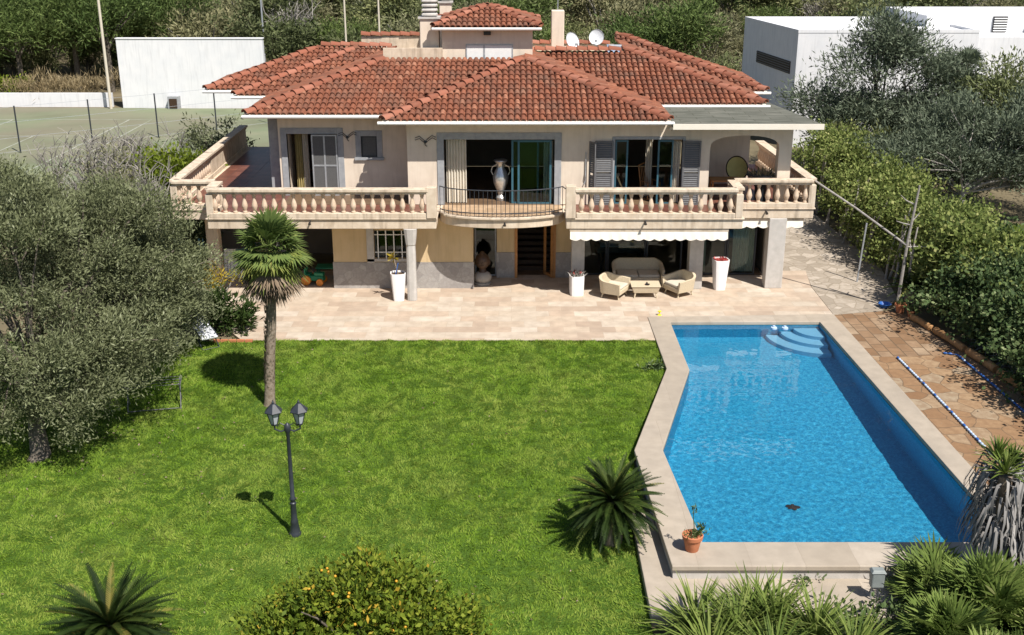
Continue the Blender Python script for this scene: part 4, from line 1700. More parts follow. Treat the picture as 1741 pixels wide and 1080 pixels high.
# ground terrace furniture
def tub_seat(name, label, loc, rz, w, dep, back, arm, mat="wicker", group=None):
    """A wicker tub chair or sofa: wrapped back shell, seat box, cushion, four legs. Front faces -Y."""
    t = thing(name, label, "sofa" if name == "wicker_sofa" else "armchair", loc, rz, group)
    m = MB()
    pts = []
    rc = .22
    hw, hd = w / 2, dep / 2
    pts.append((-hw, -hd, arm))
    pts.append((-hw, 0, arm + .04))
    for i in range(6):
        a = math.pi - (math.pi / 2) * i / 5
        pts.append((-hw + rc + rc * math.cos(a), hd - rc + rc * math.sin(a), arm + (back - arm) * (.3 + .7 * i / 5)))
    for i in range(6):
        a = math.pi / 2 - (math.pi / 2) * i / 5
        pts.append((hw - rc + rc * math.cos(a), hd - rc + rc * math.sin(a), back - (back - arm) * (.7 * i / 5)))
    pts.append((hw, 0, arm + .04))
    pts.append((hw, -hd, arm))
    vs, fs = [], []
    for i, (x, y, z) in enumerate(pts):
        a = Vector(pts[max(i - 1, 0)][:2])
        b = Vector(pts[min(i + 1, len(pts) - 1)][:2])
        d = (b - a).normalized()
        nx_, ny_ = -d.y, d.x
        tk = .045
        fl_ = .07
        for (o_, zz) in ((0, .2), (fl_, z), (fl_ - tk, z + .015), (fl_ - 2 * tk, z), (-2 * tk, .2)):
            vs.append((x + nx_ * o_, y + ny_ * o_, zz))
    k = 5
    for i in range(len(pts) - 1):
        for j in range(k):
            fs.append((i * k + j, i * k + (j + 1) % k, (i + 1) * k + (j + 1) % k, (i + 1) * k + j))
    fs.append(tuple(range(k)))
    fs.append(tuple((len(pts) - 1) * k + j for j in range(k - 1, -1, -1)))
    m.add(vs, fs)
    m.build("backrest", mat, t, smooth=True)
    m = MB()
    m.prism([(-hw + .09, -hd), (hw - .09, -hd), (hw - .09, hd - .09), (-hw + .09, hd - .09)], .18, .36)
    m.build("seat", mat, t, bevel=.03)
    m = MB()
    nC = 2 if w > 1.3 else 1
    for i in range(nC):
        a = -hw + .1 + (w - .2) * i / nC
        m.box(a + .008, a + (w - .2) / nC - .008, -hd + .01, hd - .1, .362, .46)
        if nC == 1:
            break
    m.build("seat_cushion", "cushion", t, bevel=.035)
    for sx in (-1, 1):
        for sy in (-1, 1):
            m = MB()
            m.sweep([(sx * (hw - .14), sy * (hd - .12), .19), (sx * (hw - .1), sy * (hd - .07), 0)], [.035, .022], 8)
            m.build("leg", mat, t)
    return t


tub_seat("wicker_armchair", "beige wicker tub armchair left of the low table, its back to the small planter", (3.62, 37.5, 0), RAD(62), .92, .8, .78, .6, group="beige wicker armchairs")
tub_seat("wicker_armchair", "beige wicker tub armchair right of the low table, nearest the tall white planter", (5.95, 37.75, 0), RAD(-58), .92, .8, .78, .6, group="beige wicker armchairs")
tub_seat("wicker_sofa", "beige wicker two seat sofa facing the lawn behind the low table", (4.6, 38.95, 0), 0, 1.75, .85, .86, .62)
t = thing("coffee_table", "low beige wicker table between the two tub armchairs", "table", (4.72, 37.55, 0))
m = MB()
m.prism([(-.42, -.28), (.42, -.28), (.42, .28), (-.42, .28)], .18, .42, [(-.5, -.34), (.5, -.34), (.5, .34), (-.5, .34)])
m.build("body", "wicker", t, bevel=.02)
m = MB()
m.box(-.52, .52, -.36, .36, .422, .45)
m.build("table_top", "wicker", t, bevel=.01)
for sx in (-1, 1):
    for sy in (-1, 1):
        m = MB()
        m.sweep([(sx * .36, sy * .23, .19), (sx * .4, sy * .27, 0)], [.032, .022], 8)
        m.build("leg", "wicker", t)
m = MB()
m.lathe([(.06, 0), (.09, .03), (.085, .03), (.05, .01)], (0, 0, 0), 12)
m.box(-.02, .02, .1, .2, .0, .05)
tag(m.build("ashtray", "black_plastic", None), "small dark bowl on the low wicker table", "bowl").location = (4.78, 37.4, .451)


def planter(loc, rb, rt, h, label, plant):
    t = thing("planter", label, "planter", loc, RAD(8), "white planters on the terrace")
    m = MB()
    m.lathe([(rb, 0), (rb * 1.02, .04), (rt, h - .03), (rt, h), (rt * .88, h), (rt * .85, h - .08), (.02, h - .081)], (0, 0, 0), 20, sq=4)
    m.build("pot", "white_pot", t, smooth=True)
    m = MB()
    m.lathe([(rt * .84, h - .085), (rt * .84, h - .06), (.02, h - .055)], (0, 0, 0), 16, sq=4)
    m.build("soil", "soil", t)
    rg_ = np.random.default_rng(int(h * 100))
    n_ = 120
    P = np.stack([rg_.uniform(-rt * .7, rt * .7, n_), rg_.uniform(-rt * .7, rt * .7, n_), np.full(n_, h - .06)], 1)
    if plant == 'red':
        V, F, R = leaves(P, rg_.normal(size=(n_, 3)) * .6 + np.array([0, 0, .7]), .13, .06, rg_)
        npmesh("flowers", V, F, R, "red_flower", t)
    elif plant == 'purple':
        V, F, R = leaves(P[:60], rg_.normal(size=(60, 3)) * .5 + np.array([0, 0, 1.]), .24, .06, rg_)
        npmesh("plant", V, F, R, "dry_twig", t)
        P2 = P[:25] + np.array([0, 0, .15])
        V, F, R = leaves(P2, rg_.normal(size=(25, 3)), .08, .06, rg_)
        npmesh("flowers", V, F, R, "red_flower", t)
    else:
        m = MB()
        m.sweep([(0, 0, h - .08), (-.08, 0, h + .3), (-.14, .02, h + .55)], .022, 6)
        m.build("stem", "palm_bark", t)
        P2 = np.tile(np.array([[-.15, .02, h + .55]]), (26, 1))
        V, F, R = leaves(P2, rg_.normal(size=(26, 3)) + np.array([0, 0, .4]), .24, .06, rg_)
        npmesh("leaves", V, F, R, "yellow_shrub_leaf", t)
    return t


planter((7.5, 38.35, 0), .2, .29, 1.12, "tall white square planter of reddish plants right of the wicker seats", 'red')
planter((2.3, 37.72, 0), .24, .26, .72, "short white planter with dry purple plant left of the wicker seats", 'purple')
planter((-3.98, 37.1, 0), .19, .27, 1.0, "white tapered planter with a yellow leaved stem beside the freestanding column", 'yellow')
m = MB()
m.sweep([(0, 0, 0), (.1, .05, .42)], .016, 6)
tag(m.build("garden_stick", "blue_plastic", None), "blue stick poking out of the planter beside the column", "stick").location = (-4.06, 37.05, .93)

# statue
t = thing("garden_statue", "brown bronze head on a grey stone ball beside the recessed glass panel", "statue", (-1.08, 38.95, 0))
m = MB()
m.ball((0, 0, .26), (.34, .32, .24), 14, 10)
m.lathe([(.3, 0), (.32, .08), (.25, .1)], (0, 0, 0), 14)
m.build("base", "stone_statue", t, smooth=True)
m = MB()
m.lathe([(.16, .46), (.14, .52), (.12, .58), (.17, .64), (.24, .74), (.27, .86), (.26, .96), (.22, 1.05), (.15, 1.12), (.1, 1.16), (.07, 1.22), (.02, 1.25)], (0, 0, 0), 16)
m.ball((0, -.25, .84), (.035, .05, .06), 8, 6)
for sx in (-1, 1):
    m.ball((sx * .26, .0, .83), (.03, .05, .12), 8, 6)
    m.ball((sx * .1, -.235, .91), (.045, .02, .018), 8, 5)
m.ball((0, -.235, .755), (.06, .025, .018), 8, 5)
m.build("head", "brown_bronze", t, smooth=True)

# behind the glass: dark table with pale top
t = thing("billiard_table", "black table with a pale blue cover behind the glass doors and the sofa", "table", (4.15, 40.9, 0))
m = MB()
m.box(-.95, .95, -.45, .6, .72, .95)
m.build("table_body", "black_plastic", t, bevel=.03)
m = MB()
m.box(-.8, .8, -.3, .5, .952, .965)
m.build("cover", "pale_blue_plastic", t)
for sx in (-1, 1):
    for sy in (-1, 1):
        m = MB()
        m.sweep([(sx * .75, sy * .35 + .07, 0), (sx * .75, sy * .35 + .07, .72)], [.05, .08], 8)
        m.build("leg", "black_plastic", t)

# ride-on toy tractor and green play table in the porch
t = thing("toy_tractor", "green ride-on toy tractor with orange wheels in the porch", "toy tractor", (-7.25, 38.95, 0), RAD(80))
m = MB()
m.prism([(-.16, -.4), (.16, -.4), (.2, .35), (-.2, .35)], .16, .34, [(-.13, -.36), (.13, -.36), (.17, .3), (-.17, .3)])
m.box(-.12, .12, -.38, -.02, .335, .46)
m.box(-.17, .17, .12, .3, .335, .4)
m.box(-.17, .17, .28, .34, .335, .6)
m.build("body", "green_plastic", t, bevel=.03)
for sx in (-1, 1):
    for y, r in ((-.28, .13), (.24, .18)):
        m = MB()
        m.sweep([(sx * .17, y, r), (sx * .27, y, r)], [r, r], 16)
        m.sweep([(sx * .27, y, r), (sx * .28, y, r)], [r * .5, r * .4], 12)
        m.build("wheel", "orange_plastic", t, bevel=.01)
m = MB()
m.sweep([(0, -.05, .42), (0, .02, .56)], .015, 6)
m.sweep([(.1 * math.cos(a * .5236), .02 + .02 * math.sin(a * .5236), .56 + .1 * math.sin(a * .5236)) for a in range(13)], .013, 6)
m.build("steering_wheel", "black_plastic", t)
t = thing("play_table", "small green plastic play table in the porch behind the toy tractor", "table", (-6.85, 39.6, 0))
m = MB()
m.box(-.42, .42, -.28, .28, .44, .5)
m.build("table_top", "green_plastic", t, bevel=.02)
for sx in (-1, 1):
    for sy in (-1, 1):
        m = MB()
        m.sweep([(sx * .34, sy * .2, .44), (sx * .37, sy * .23, 0)], .03, 8)
        m.build("leg", "green_plastic", t)
t = thing("wooden_panel", "pale slatted wooden panel leaning by the left porch column", "panel", (-10.35, 39.6, 0))
m = MB()
M = Matrix.Rotation(RAD(-10), 3, 'X')
for i in range(6):
    m.obox((-.3 + i * .12, .08, .55), (.052, .012, .55), M)
m.obox((0, .1 - .02, .2), (.36, .012, .05), M)
m.obox((0, .1, .9), (.36, .012, .05), M)
m.build("slats", "white_paint", t)
m = MB()
m.sweep([(0, 0, 0), (-.12, .3, 1.7)], .03, 8)
m.sweep([(.12, .02, 0), (.02, .3, 1.7)], .02, 8)
tag(m.build("leaning_poles", "teal_frame", None), "two blue grey poles leaning in the dark corner left of the porch", "poles").location = (-11.25, 38.7, 0)

# small yellow toy flower on the terrace
m = MB()
m.lathe([(.12, 0), (.1, .03), (.03, .04), (.025, .12), (.09, .16), (.1, .2), (.02, .22)], (0, 0, 0), 12)
yt = tag(m.build("yellow_toy", "yellow_petal", None, smooth=True), "small yellow toy lying on the terrace near the pool corner", "toy")
yt.location = (4.98, 35.45, 0)
yt.scale = (.6, .6, .75)

# ------------------------------------------------------------------ garden lamp
LX, LY = -4.84, 21.81
t = thing("garden_lamp", "dark blue grey lamp post with two lanterns on the lawn", "lamp post", (LX, LY, lawn_z(LY) - .01), RAD(4))
m = MB()
m.lathe([(.14, 0), (.14, .05), (.12, .08), (.115, .12), (.085, .32), (.09, .34), (.07, .40), (.062, .75), (.075, .78), (.075, .81), (.055, .83), (.055, .87), (.072, .89), (.072, .92), (.05, .95), (.04, 2.5), (.06, 2.53), (.075, 2.62), (.06, 2.70), (.02, 2.74)], (0, 0, 0), 14)
m.build("post", "dark_grey_metal", t, smooth=True)
m = MB()
for sx in (-1, 1):
    m.sweep([(0, 0, 2.6), (sx * .14, 0, 2.54), (sx * .27, 0, 2.6), (sx * .27, 0, 2.68)], .02, 8)
    m.sweep([(sx * .04, 0, 2.68), (sx * .15, 0, 2.74), (sx * .22, 0, 2.66)], .012, 6)
m.build("bracket", "dark_grey_metal", t, smooth=True)
for sx in (-1, 1):
    m = MB()
    c = (sx * .27, 0, 2.68)
    m.lathe([(.03, 0), (.07, .02), (.075, .05), (.05, .06)], c, 6)
    for k in range(6):
        a = 2 * math.pi * (k + .5) / 6
        m.sweep([(c[0] + .075 * math.cos(a), .075 * math.sin(a), c[2] + .05), (c[0] + .155 * math.cos(a), .155 * math.sin(a), c[2] + .34)], .009, 5)
    m.lathe([(.20, .33), (.205, .35), (.17, .385), (.09, .47), (.05, .51), (.03, .52), (.03, .55), (.012, .58), (.005, .61)], c, 6)
    L_ = m.build("lantern", "dark_grey_metal", t)
    m = MB()
    m.lathe([(.068, .055), (.146, .335)], c, 6)
    m.build("glass", "lamp_glass", L_)

# ------------------------------------------------------------------ pool side things
t = thing("potted_plant", "terracotta pot with a spindly green succulent on the pool corner", "potted plant", (3.78, 20.42, .03))
m = MB()
m.lathe([(.13, 0), (.14, .02), (.19, .28), (.215, .285), (.225, .37), (.19, .375), (.18, .32), (.02, .31)], (0, 0, 0), 20)
m.build("pot", "terracotta", t, smooth=True)
m = MB()
m.sweep([(0, 0, .3), (.02, 0, .55), (-.01, 0, .8), (.0, .0, 1.0)], [.012, .01, .008, .006], 6)
m.sweep([(.05, 0, .3), (.14, 0, .46), (.24, 0, .54)], [.03, .028, .02], 6)
m.build("stem", "dark_leaf", t)
rg_ = np.random.default_rng(11)
P = np.concatenate([np.stack([rg_.normal(0, .09, 90), rg_.normal(0, .09, 90), rg_.uniform(.3, .42, 90)], 1),
                    np.stack([rg_.normal(.18, .06, 60), rg_.normal(0, .05, 60), rg_.uniform(.42, .6, 60)], 1),
                    np.stack([rg_.normal(0, .02, 20), rg_.normal(0, .02, 20), rg_.uniform(.85, 1.05, 20)], 1)])
V, F, R = leaves(P, rg_.normal(size=(len(P), 3)) + np.array([0, 0, .6]), .085, .03, rg_)
npmesh("leaves", V, F, R, "ivy_leaf", t)
t = thing("meter_box", "small grey meter box on two thin legs in front of the pool edge", "meter box", (7.25, 19.1, -.32))
m = MB()
m.box(-.13, .13, -.09, .09, .32, .66)
m.build("casing", "box_grey", t, bevel=.03)
m = MB()
m.prism([(-.15, -.11), (.15, -.11), (.15, .11), (-.15, .11)], .66, .72, [(-.11, -.07), (.11, -.07), (.11, .07), (-.11, .07)])
m.build("lid", "box_grey", t, bevel=.01)
for sx in (-1, 1):
    m = MB()
    m.sweep([(sx * .08, 0, 0), (sx * .08, 0, .33)], .02, 6)
    m.build("leg", "galvanised", t)
m = MB()
for a, r in ((0, .16), (1.3, .12), (2.5, .14), (3.9, .1), (5, .15)):
    m.ball((.07 * math.cos(a), .05 * math.sin(a), 0), (r, r * .5, .012), 9, 4, Matrix.Rotation(a, 3, 'Z'))
ld = tag(m.build("leaf_debris", "dark_wood", None, smooth=True), "small dark clump of leaves on the floor of the pool's near half", "leaves")
ld.location = (6.8, 23.9, pool_floor(23.9) + .03)
ld.scale = (.85, .85, 1)
ld.cycles.is_caustics_receiver = True
for x, y, lab in ((8.62, 34.4, "pale blue float bobbing left of the pool steps"), (8.98, 34.38, "pale blue float bobbing over the pool steps")):
    m = MB()
    m.lathe([(.03, -.05), (.1, -.04), (.11, 0), (.1, .05), (.05, .06), (.045, .1), (.01, .11)], (0, 0, 0), 14)
    tag(m.build("pool_float", "pale_blue_plastic", None, smooth=True), lab, "float", "floats in the pool").location = (x, y, -.1)


def lane_rope(pts, label, pale=False):
    t = thing("lane_rope", label, "lane rope", (*pts[0], 0), 0, "blue lane ropes on the brown paving", world=True)
    P_ = [Vector((*p, .035)) for p in pts]
    m = MB()
    m.sweep(P_, .012, 6)
    m.build("rope", "blue_plastic", t)
    proto_f = {}
    for a, b in zip(P_[:-1], P_[1:]):
        L = (b - a).length
        u = (b - a).normalized()
        q = Vector((0, 1, 0)).rotation_difference(u).to_euler()
        for i in range(int(L / .14)):
            mt = "pale_blue_plastic" if pale and i % 3 != 0 or i % 6 == 3 else "blue_plastic"
            if mt not in proto_f:
                f_ = MB()
                f_.sweep([(0, 0, 0), (0, .03, 0), (0, .085, 0), (0, .115, 0)], [.016, .036, .036, .016], 8)
                fo = proto_f[mt] = f_.build("float", mt, t, loc=(0, 0, 0), smooth=True)
            else:
                fo = proto_f[mt].copy()
                COL.objects.link(fo)
                fo.parent = t
            fo.location = a + u * (.14 * i) - t.location
            fo.rotation_euler = q


lane_rope([(11.72, 31.5), (11.8, 29.5), (11.86, 27.5), (11.9, 25.2), (11.95, 23.6)], "blue and pale lane rope stretched along the sunny side of the brown paving", True)
lane_rope([(13.25, 31.85), (13.62, 31.7), (13.75, 29.5), (13.85, 27.2), (13.8, 25)], "darker blue lane rope lying in the hedge's shade on the brown paving")
for i, (a, b, r, lab) in enumerate(((((13.35, 35.0)), (13.6, 33.9), .11, "first log of the brown paving's edge, next to the plant pots"),
                                  ((13.66, 33.7), (13.95, 32.0), .12, "second log of the paving edge counted from the plant pots"),
                                  ((13.98, 31.8), (14.22, 30.3), .13, "third log of the paving edge counted from the plant pots"),
                                  ((14.25, 30.1), (14.45, 28.3), .13, "last log of the paving edge, farthest from the plant pots"))):
    m = MB()
    a, b = Vector((*a, r - .02)), Vector((*b, r - .02))
    m.sweep([a, a.lerp(b, .02), a.lerp(b, .5) + Vector((.02, 0, .01)), a.lerp(b, .98), b], [r * .8, r, r * .95, r, r * .8], 12)
    tag(m.build("edging_log", "log_wood", None, a, smooth=True), lab, "log", "logs edging the brown paving")
t = thing("blue_basin", "blue plastic basin on the path in front of the hedge", "basin", (12.85, 36.3, 0))
t.scale = (.8, .8, 1)
m = MB()
m.lathe([(.17, 0), (.25, .12), (.28, .125), (.28, .14), (.24, .135), (.16, .03), (.01, .025)], (0, 0, 0), 18)
m.build("bowl", "blue_plastic", t, smooth=True)
for x, y, s_, lab in ((13.2, 35.75, 1., "larger terracotta pot at the end of the log edging"), (13.42, 35.3, .75, "smaller pale terracotta pot at the end of the log edging")):
    t = thing("flower_pot", lab, "flower pot", (x, y, 0), 0, "pots by the hedge")
    m = MB()
    m.lathe([(.12 * s_, 0), (.17 * s_, .24 * s_), (.2 * s_, .245 * s_), (.2 * s_, .31 * s_), (.17 * s_, .31 * s_), (.15 * s_, .25 * s_), (.01, .24 * s_)], (0, 0, 0), 16)
    m.build("pot", "terracotta", t, smooth=True)
    P = np.stack([rg_.normal(0, .06, 40), rg_.normal(0, .06, 40), np.full(40, .25 * s_)], 1)
    V, F, R = leaves(P, rg_.normal(size=(40, 3)) * .5 + np.array([0, 0, 1]), .25, .04, rg_)
    npmesh("plant", V, F, R, "ivy_leaf", t)

# pergola pole beside the hedge with its long bar
t = thing("pergola_frame", "weathered grey pole with a long slanting bar to the terrace corner", "pergola", (12.9, 35.6, 0), world=True)
m = MB()
m.sweep([(13.2, 36.1, -.05), (13.27, 36.0, 2.5), (13.4, 35.9, 4.35)], [.06, .05, .035], 8)
m.build("pole", "grey_bark", t, smooth=True)
m = MB()
m.sweep([(13.24, 36.0, 2.3), (11.9, 37.4, 3.2), (10.72, 38.7, 3.9)], [.035, .035, .035], 8)
m.build("bar", "grey_bark", t, smooth=True)
m = MB()
for z, dx, dz in ((2.25, .8, -.02), (3.0, -.45, .12), (3.1, .3, .3), (3.7, -.4, .3)):
    m.sweep([(13.27 + (z - 2.5) * .06, 35.98, z), (13.27 + dx * .5, 36.02, z + dz * .4), (13.27 + dx, 36.05, z + dz)], [.028, .02, .01], 6)
m.build("branch_stub", "grey_bark", t)
m = MB()
m.sweep([(0, 0, -.05), (.1, .1, 1.2), (.16, .1, 2.2)], .035, 8)
tag(m.build("thin_post", "galvanised", None, smooth=True), "thin grey post standing by the hedge left of the taller pole", "post").location = (12.75, 39.2, 0)

# pushchair-like folded lounger and clothes airer by the olive tree
t = thing("folded_lounger", "white and grey folding lounger parked at the edge of the olive shrub", "lounger", (-9.75, 32.95, lawn_z(32.9)), RAD(35))
m = MB()
m.obox((0, -.25, .42), (.26, .36, .03), Matrix.Rotation(RAD(14), 3, 'X'))
m.build("seat", "dish_grey", t, bevel=.02)
m = MB()
m.obox((0, .28, .66), (.26, .3, .025), Matrix.Rotation(RAD(48), 3, 'X'))
m.build("backrest", "galvanised", t, bevel=.02)
m = MB()
for sx in (-1, 1):
    m.sweep([(sx * .27, -.6, .0), (sx * .27, .1, .5), (sx * .27, .45, .95)], .016, 6)
    m.sweep([(sx * .27, .45, 0), (sx * .27, -.1, .5), (sx * .27, -.55, .36)], .016, 6)
m.sweep([(-.27, .45, 0), (.27, .45, 0)], .016, 6)
m.sweep([(-.27, -.6, 0), (.27, -.6, 0)], .016, 6)
m.build("frame", "dark_grey_metal", t)
t = thing("clothes_airer", "low grey metal clothes airer standing on the lawn below the olive tree", "clothes airer", (-9.9, 28.3, lawn_z(28.3)), RAD(12))
m = MB()
for y in (-.3, -.1, .1, .3):
    m.sweep([(-.75, y, .75), (.75, y, .75)], .009, 5)
for x in (-.75, .75):
    m.sweep([(x, -.32, .75), (x, .32, .75)], .013, 6)
m.build("rack", "shutter_grey", t)
m = MB()
for x in (-.7, .7):
    m.sweep([(x, -.3, 0), (x, .25, .75)], .016, 6)
    m.sweep([(x, .3, 0), (x, -.25, .75)], .016, 6)
m.sweep([(-.7, -.3, .05), (.7, -.3, .05)], .013, 6)
m.build("leg_frame", "shutter_grey", t)
# ------------------------------------------------------------------ plants of the garden
def fan_leaf(hub, d, R_, nseg, arc, droop, wid, rng, upn=None):
    d = np.array(d, float)
    d /= np.linalg.norm(d)
    upn = np.array([0, 0, 1.]) if upn is None else upn
    s = np.cross(d, upn)
    if np.linalg.norm(s) < .05:
        s = np.array([1., 0, 0])
    s /= np.linalg.norm(s)
    nn_ = np.cross(s, d)
    a = np.linspace(-arc / 2, arc / 2, nseg) + rng.normal(0, .03, nseg)
    dirs = np.cos(a)[:, None] * d + np.sin(a)[:, None] * s + nn_ * (.12 * np.cos(a * 2))[:, None]
    L = R_ * (1 - .12 * np.abs(a) / (arc / 2)) * rng.uniform(.85, 1.08, nseg)
    side = np.cross(dirs, nn_)
    side /= np.linalg.norm(side, axis=1, keepdims=True)
    V = np.empty((nseg, 4, 3))
    mid = hub + dirs * (L * .58)[:, None]
    tip = hub + dirs * L[:, None] * .98
    tip[:, 2] -= droop * L * rng.uniform(.6, 1.4, nseg)
    V[:, 0] = hub
    V[:, 1] = mid + side * wid / 2
    V[:, 2] = tip
    V[:, 3] = mid - side * wid / 2
    return V.reshape(-1, 3), np.arange(nseg * 4).reshape(nseg, 4), np.clip(rng.normal(.5, .13) + rng.normal(0, .13, nseg), 0, 1)


def petiole(a, b, w, rng):
    a, b = np.array(a), np.array(b)
    d = b - a
    s = np.cross(d, [0, 0, 1.])
    s = s / max(np.linalg.norm(s), 1e-6) * w / 2
    V = np.array([a + s, b + s * .7, b - s * .7, a - s])
    return V, np.array([[0, 1, 2, 3]]), np.array([.6])


def fan_crown(c, n, el0, el1, pet, R_, nseg, arc, droop, wid, seed):
    rng = np.random.default_rng(seed)
    out = []
    for i in range(n):
        az = i * 2.39996 + rng.normal(0, .15)
        u = (i + .5) / n
        el = math.radians(el0 + (el1 - el0) * u + rng.normal(0, 6))
        d = np.array([math.cos(az) * math.cos(el), math.sin(az) * math.cos(el), math.sin(el)])
        pl_n = pet * rng.uniform(.8, 1.15)
        hub = np.array(c) + d * pl_n + np.array([0, 0, -.06 * pl_n])
        out.append(petiole(c, hub, .035, rng))
        d2 = d + np.array([0, 0, -.22])
        out.append(fan_leaf(hub, d2, R_ * rng.uniform(.85, 1.12), nseg, arc, droop, wid, rng))
    return joinnp(out)


PX, PY = -6.77, 28.46
pz = lawn_z(PY)
t = thing("fan_palm", "single tall fan palm with a brown frond skirt on the lawn", "palm tree", (PX, PY, pz), world=True)
m = MB()
tp_ = [(PX, PY, pz - .1), (PX + .02, PY, pz + .15), (PX + .1, PY, pz + 1.2), (PX + .22, PY + .02, pz + 2.4), (PX + .32, PY + .03, 4.1)]
m.sweep(tp_, [.19, .15, .135, .135, .15], 14)
rn = random.Random(4)
for i in range(420):
    u = .08 + .92 * rn.random() ** .75
    zz = pz + u * 4.2
    k = (zz - pz) / 4.2
    a = rn.uniform(0, 6.283)
    c_ = (PX + .32 * k, PY + .03 * k)
    rr = .137 + .01 * rn.random()
    w_ = .05
    base_ = [(c_[0] + rr * math.cos(a - w_ / rr), c_[1] + rr * math.sin(a - w_ / rr), zz), (c_[0] + rr * math.cos(a + w_ / rr), c_[1] + rr * math.sin(a + w_ / rr), zz),
             (c_[0] + (rr + .035) * math.cos(a), c_[1] + (rr + .035) * math.sin(a), zz + .12)]
    m.add(base_, [(0, 1, 2)])
m.build("trunk", "palm_bark", t, smooth=True)
cc = (PX + .33, PY + .03, 4.3)
V, F, R = fan_crown(cc, 44, 88, -18, .52, .7, 20, 3.2, .12, .07, 21)
npmesh("crown", V, F, R, "palm_leaf", t)
V, F, R = fan_crown((cc[0], cc[1], 4.2), 20, 18, -46, .5, .72, 18, 3.0, .2, .07, 22)
npmesh("lower_fronds", V, F, R, "palm_leaf_yellow", t)
V, F, R = fan_crown((cc[0], cc[1], 4.0), 50, -30, -78, .45, .76, 14, 1.9, .1, .06, 23)
npmesh("dead_fronds", V, F, R, "dead_frond", t)


def cycad(x, y, z, R_, n, seed, label, el0=78, el1=-18, lean=(0, 0), th=.5):
    t = thing("cycad", label, "cycad", (x, y, z), 0, "cycads of the garden", world=True)
    rng = np.random.default_rng(seed)
    out, dead = [], []
    c = np.array([x + lean[0], y + lean[1], z + th])
    for i in range(n):
        az = i * 2.39996 + rng.normal(0, .12)
        u = ((i + .5) / n) ** .75
        el = math.radians(el0 + (el1 - el0) * u + rng.normal(0, 5))
        L = R_ * rng.uniform(.88, 1.1) * (1 - .12 * (1 - u))
        h = np.array([math.cos(az), math.sin(az), 0])
        m_ = 30
        tt = np.linspace(.06, 1, m_)
        ang = el - tt * .55
        step = L / m_
        px_ = np.cumsum(np.cos(ang)) * step
        pz_ = np.cumsum(np.sin(ang)) * step
        P = c + px_[:, None] * h + pz_[:, None] * np.array([0, 0, 1.])
        T_ = np.cos(ang)[:, None] * h + np.sin(ang)[:, None] * np.array([0, 0, 1.])
        sd_ = np.array([-h[1], h[0], 0])
        nr = np.cross(T_, sd_)
        nr[nr[:, 2] < 0] *= -1
        ll = .085 * np.sin(np.clip(tt * 3.0 + .25, 0, math.pi)) ** .6 + .03
        tone = np.clip(rng.normal(.42, .24), 0, 1)
        for sgn in (-1, 1):
            D = T_ * .75 + sd_ * sgn * .8 + nr * .35
            V = np.empty((m_, 4, 3))
            D = unit(D)
            w_ = T_ * .5 * step * .95
            V[:, 0] = P - w_
            V[:, 1] = P + w_
            V[:, 2] = P + D * ll[:, None] + w_ * .5
            V[:, 3] = P + D * ll[:, None] - w_ * .5
            q = (V.reshape(-1, 3), np.arange(m_ * 4).reshape(m_, 4), np.clip(tone + rng.normal(0, .08, m_), 0, 1))
            (dead if u > .95 else out).append(q)
    V, F, R = joinnp(out)
    npmesh("fronds", V, F, R, "cycad_leaf", t)
    V, F, R = joinnp(dead)
    npmesh("old_fronds", V, F, R, "palm_leaf_yellow", t)
    m = MB()
    m.lathe([(.2, -.1), (.24, .1), (.22, th - .1), (.12, th + .02), (.03, th + .06)], (x + lean[0] * .6, y + lean[1] * .6, z), 12)
    m.build("trunk", "palm_bark", t, smooth=True)
    return t


cycad(2.2, 21.5, lawn_z(21.5), 1.18, 130, 31, "dark green cycad at the lawn's edge beside the pool ledge", 84, -30, th=1.0)
cycad(-7.45, 17.55, lawn_z(17.5) + .12, 1.32, 120, 32, "dark green cycad in the near left corner of the lawn")
cycad(13.9, 36.7, 0, .95, 44, 33, "small cycad growing in front of the hedge by the plant pots", 80, 10)

# round fruiting shrub in front
t = thing("citrus_shrub", "dense rounded citrus shrub with small orange fruit at the front of the lawn", "shrub", (-2.75, 17.3, lawn_z(17.3)), world=True)
V, F, R, C = foliage([(-2.8, 17.2, .25, 1.75, 1.5, 1.1), (-3.6, 17.0, .1, 1.3, 1.3, .8), (-1.7, 17.0, .1, 1.3, 1.3, .8), (-2.6, 17.5, .75, 1.0, .9, .75)], 1700, 14, .12, .12, .066, 41, up=.5, out=.7, gap=.15, surf=.25)
npmesh("foliage", V, F, R, "citrus_leaf", t)
m = MB()
rn = random.Random(3)
fo = None
for i in range(24):
    a, b = rn.uniform(0, 6.283), rn.uniform(.15, 1.4)
    p = Vector((-2.75 + 1.85 * math.cos(a) * math.cos(b), 17.2 + 1.55 * math.sin(a) * math.cos(b), .1 + 1.3 * math.sin(b)))
    if fo is None:
        m.ball((0, 0, 0), .027, 8, 6)
        f1 = fo = m.build("fruit", "fruit_orange", t, loc=(0, 0, 0), smooth=True)
    else:
        f1 = fo.copy()
        COL.objects.link(f1)
        f1.parent = t
    f1.location = p - t.location
m = MB()
for i in range(9):
    a = rn.uniform(0, 6.283)
    branch(m, (-2.75, 17.2, lawn_z(17) - .05), (-2.75 + 1.1 * math.cos(a), 17.2 + .9 * math.sin(a), rn.uniform(.3, 1.1)), .04, .012, rnd=rn)
m.build("stems", "bark", t)

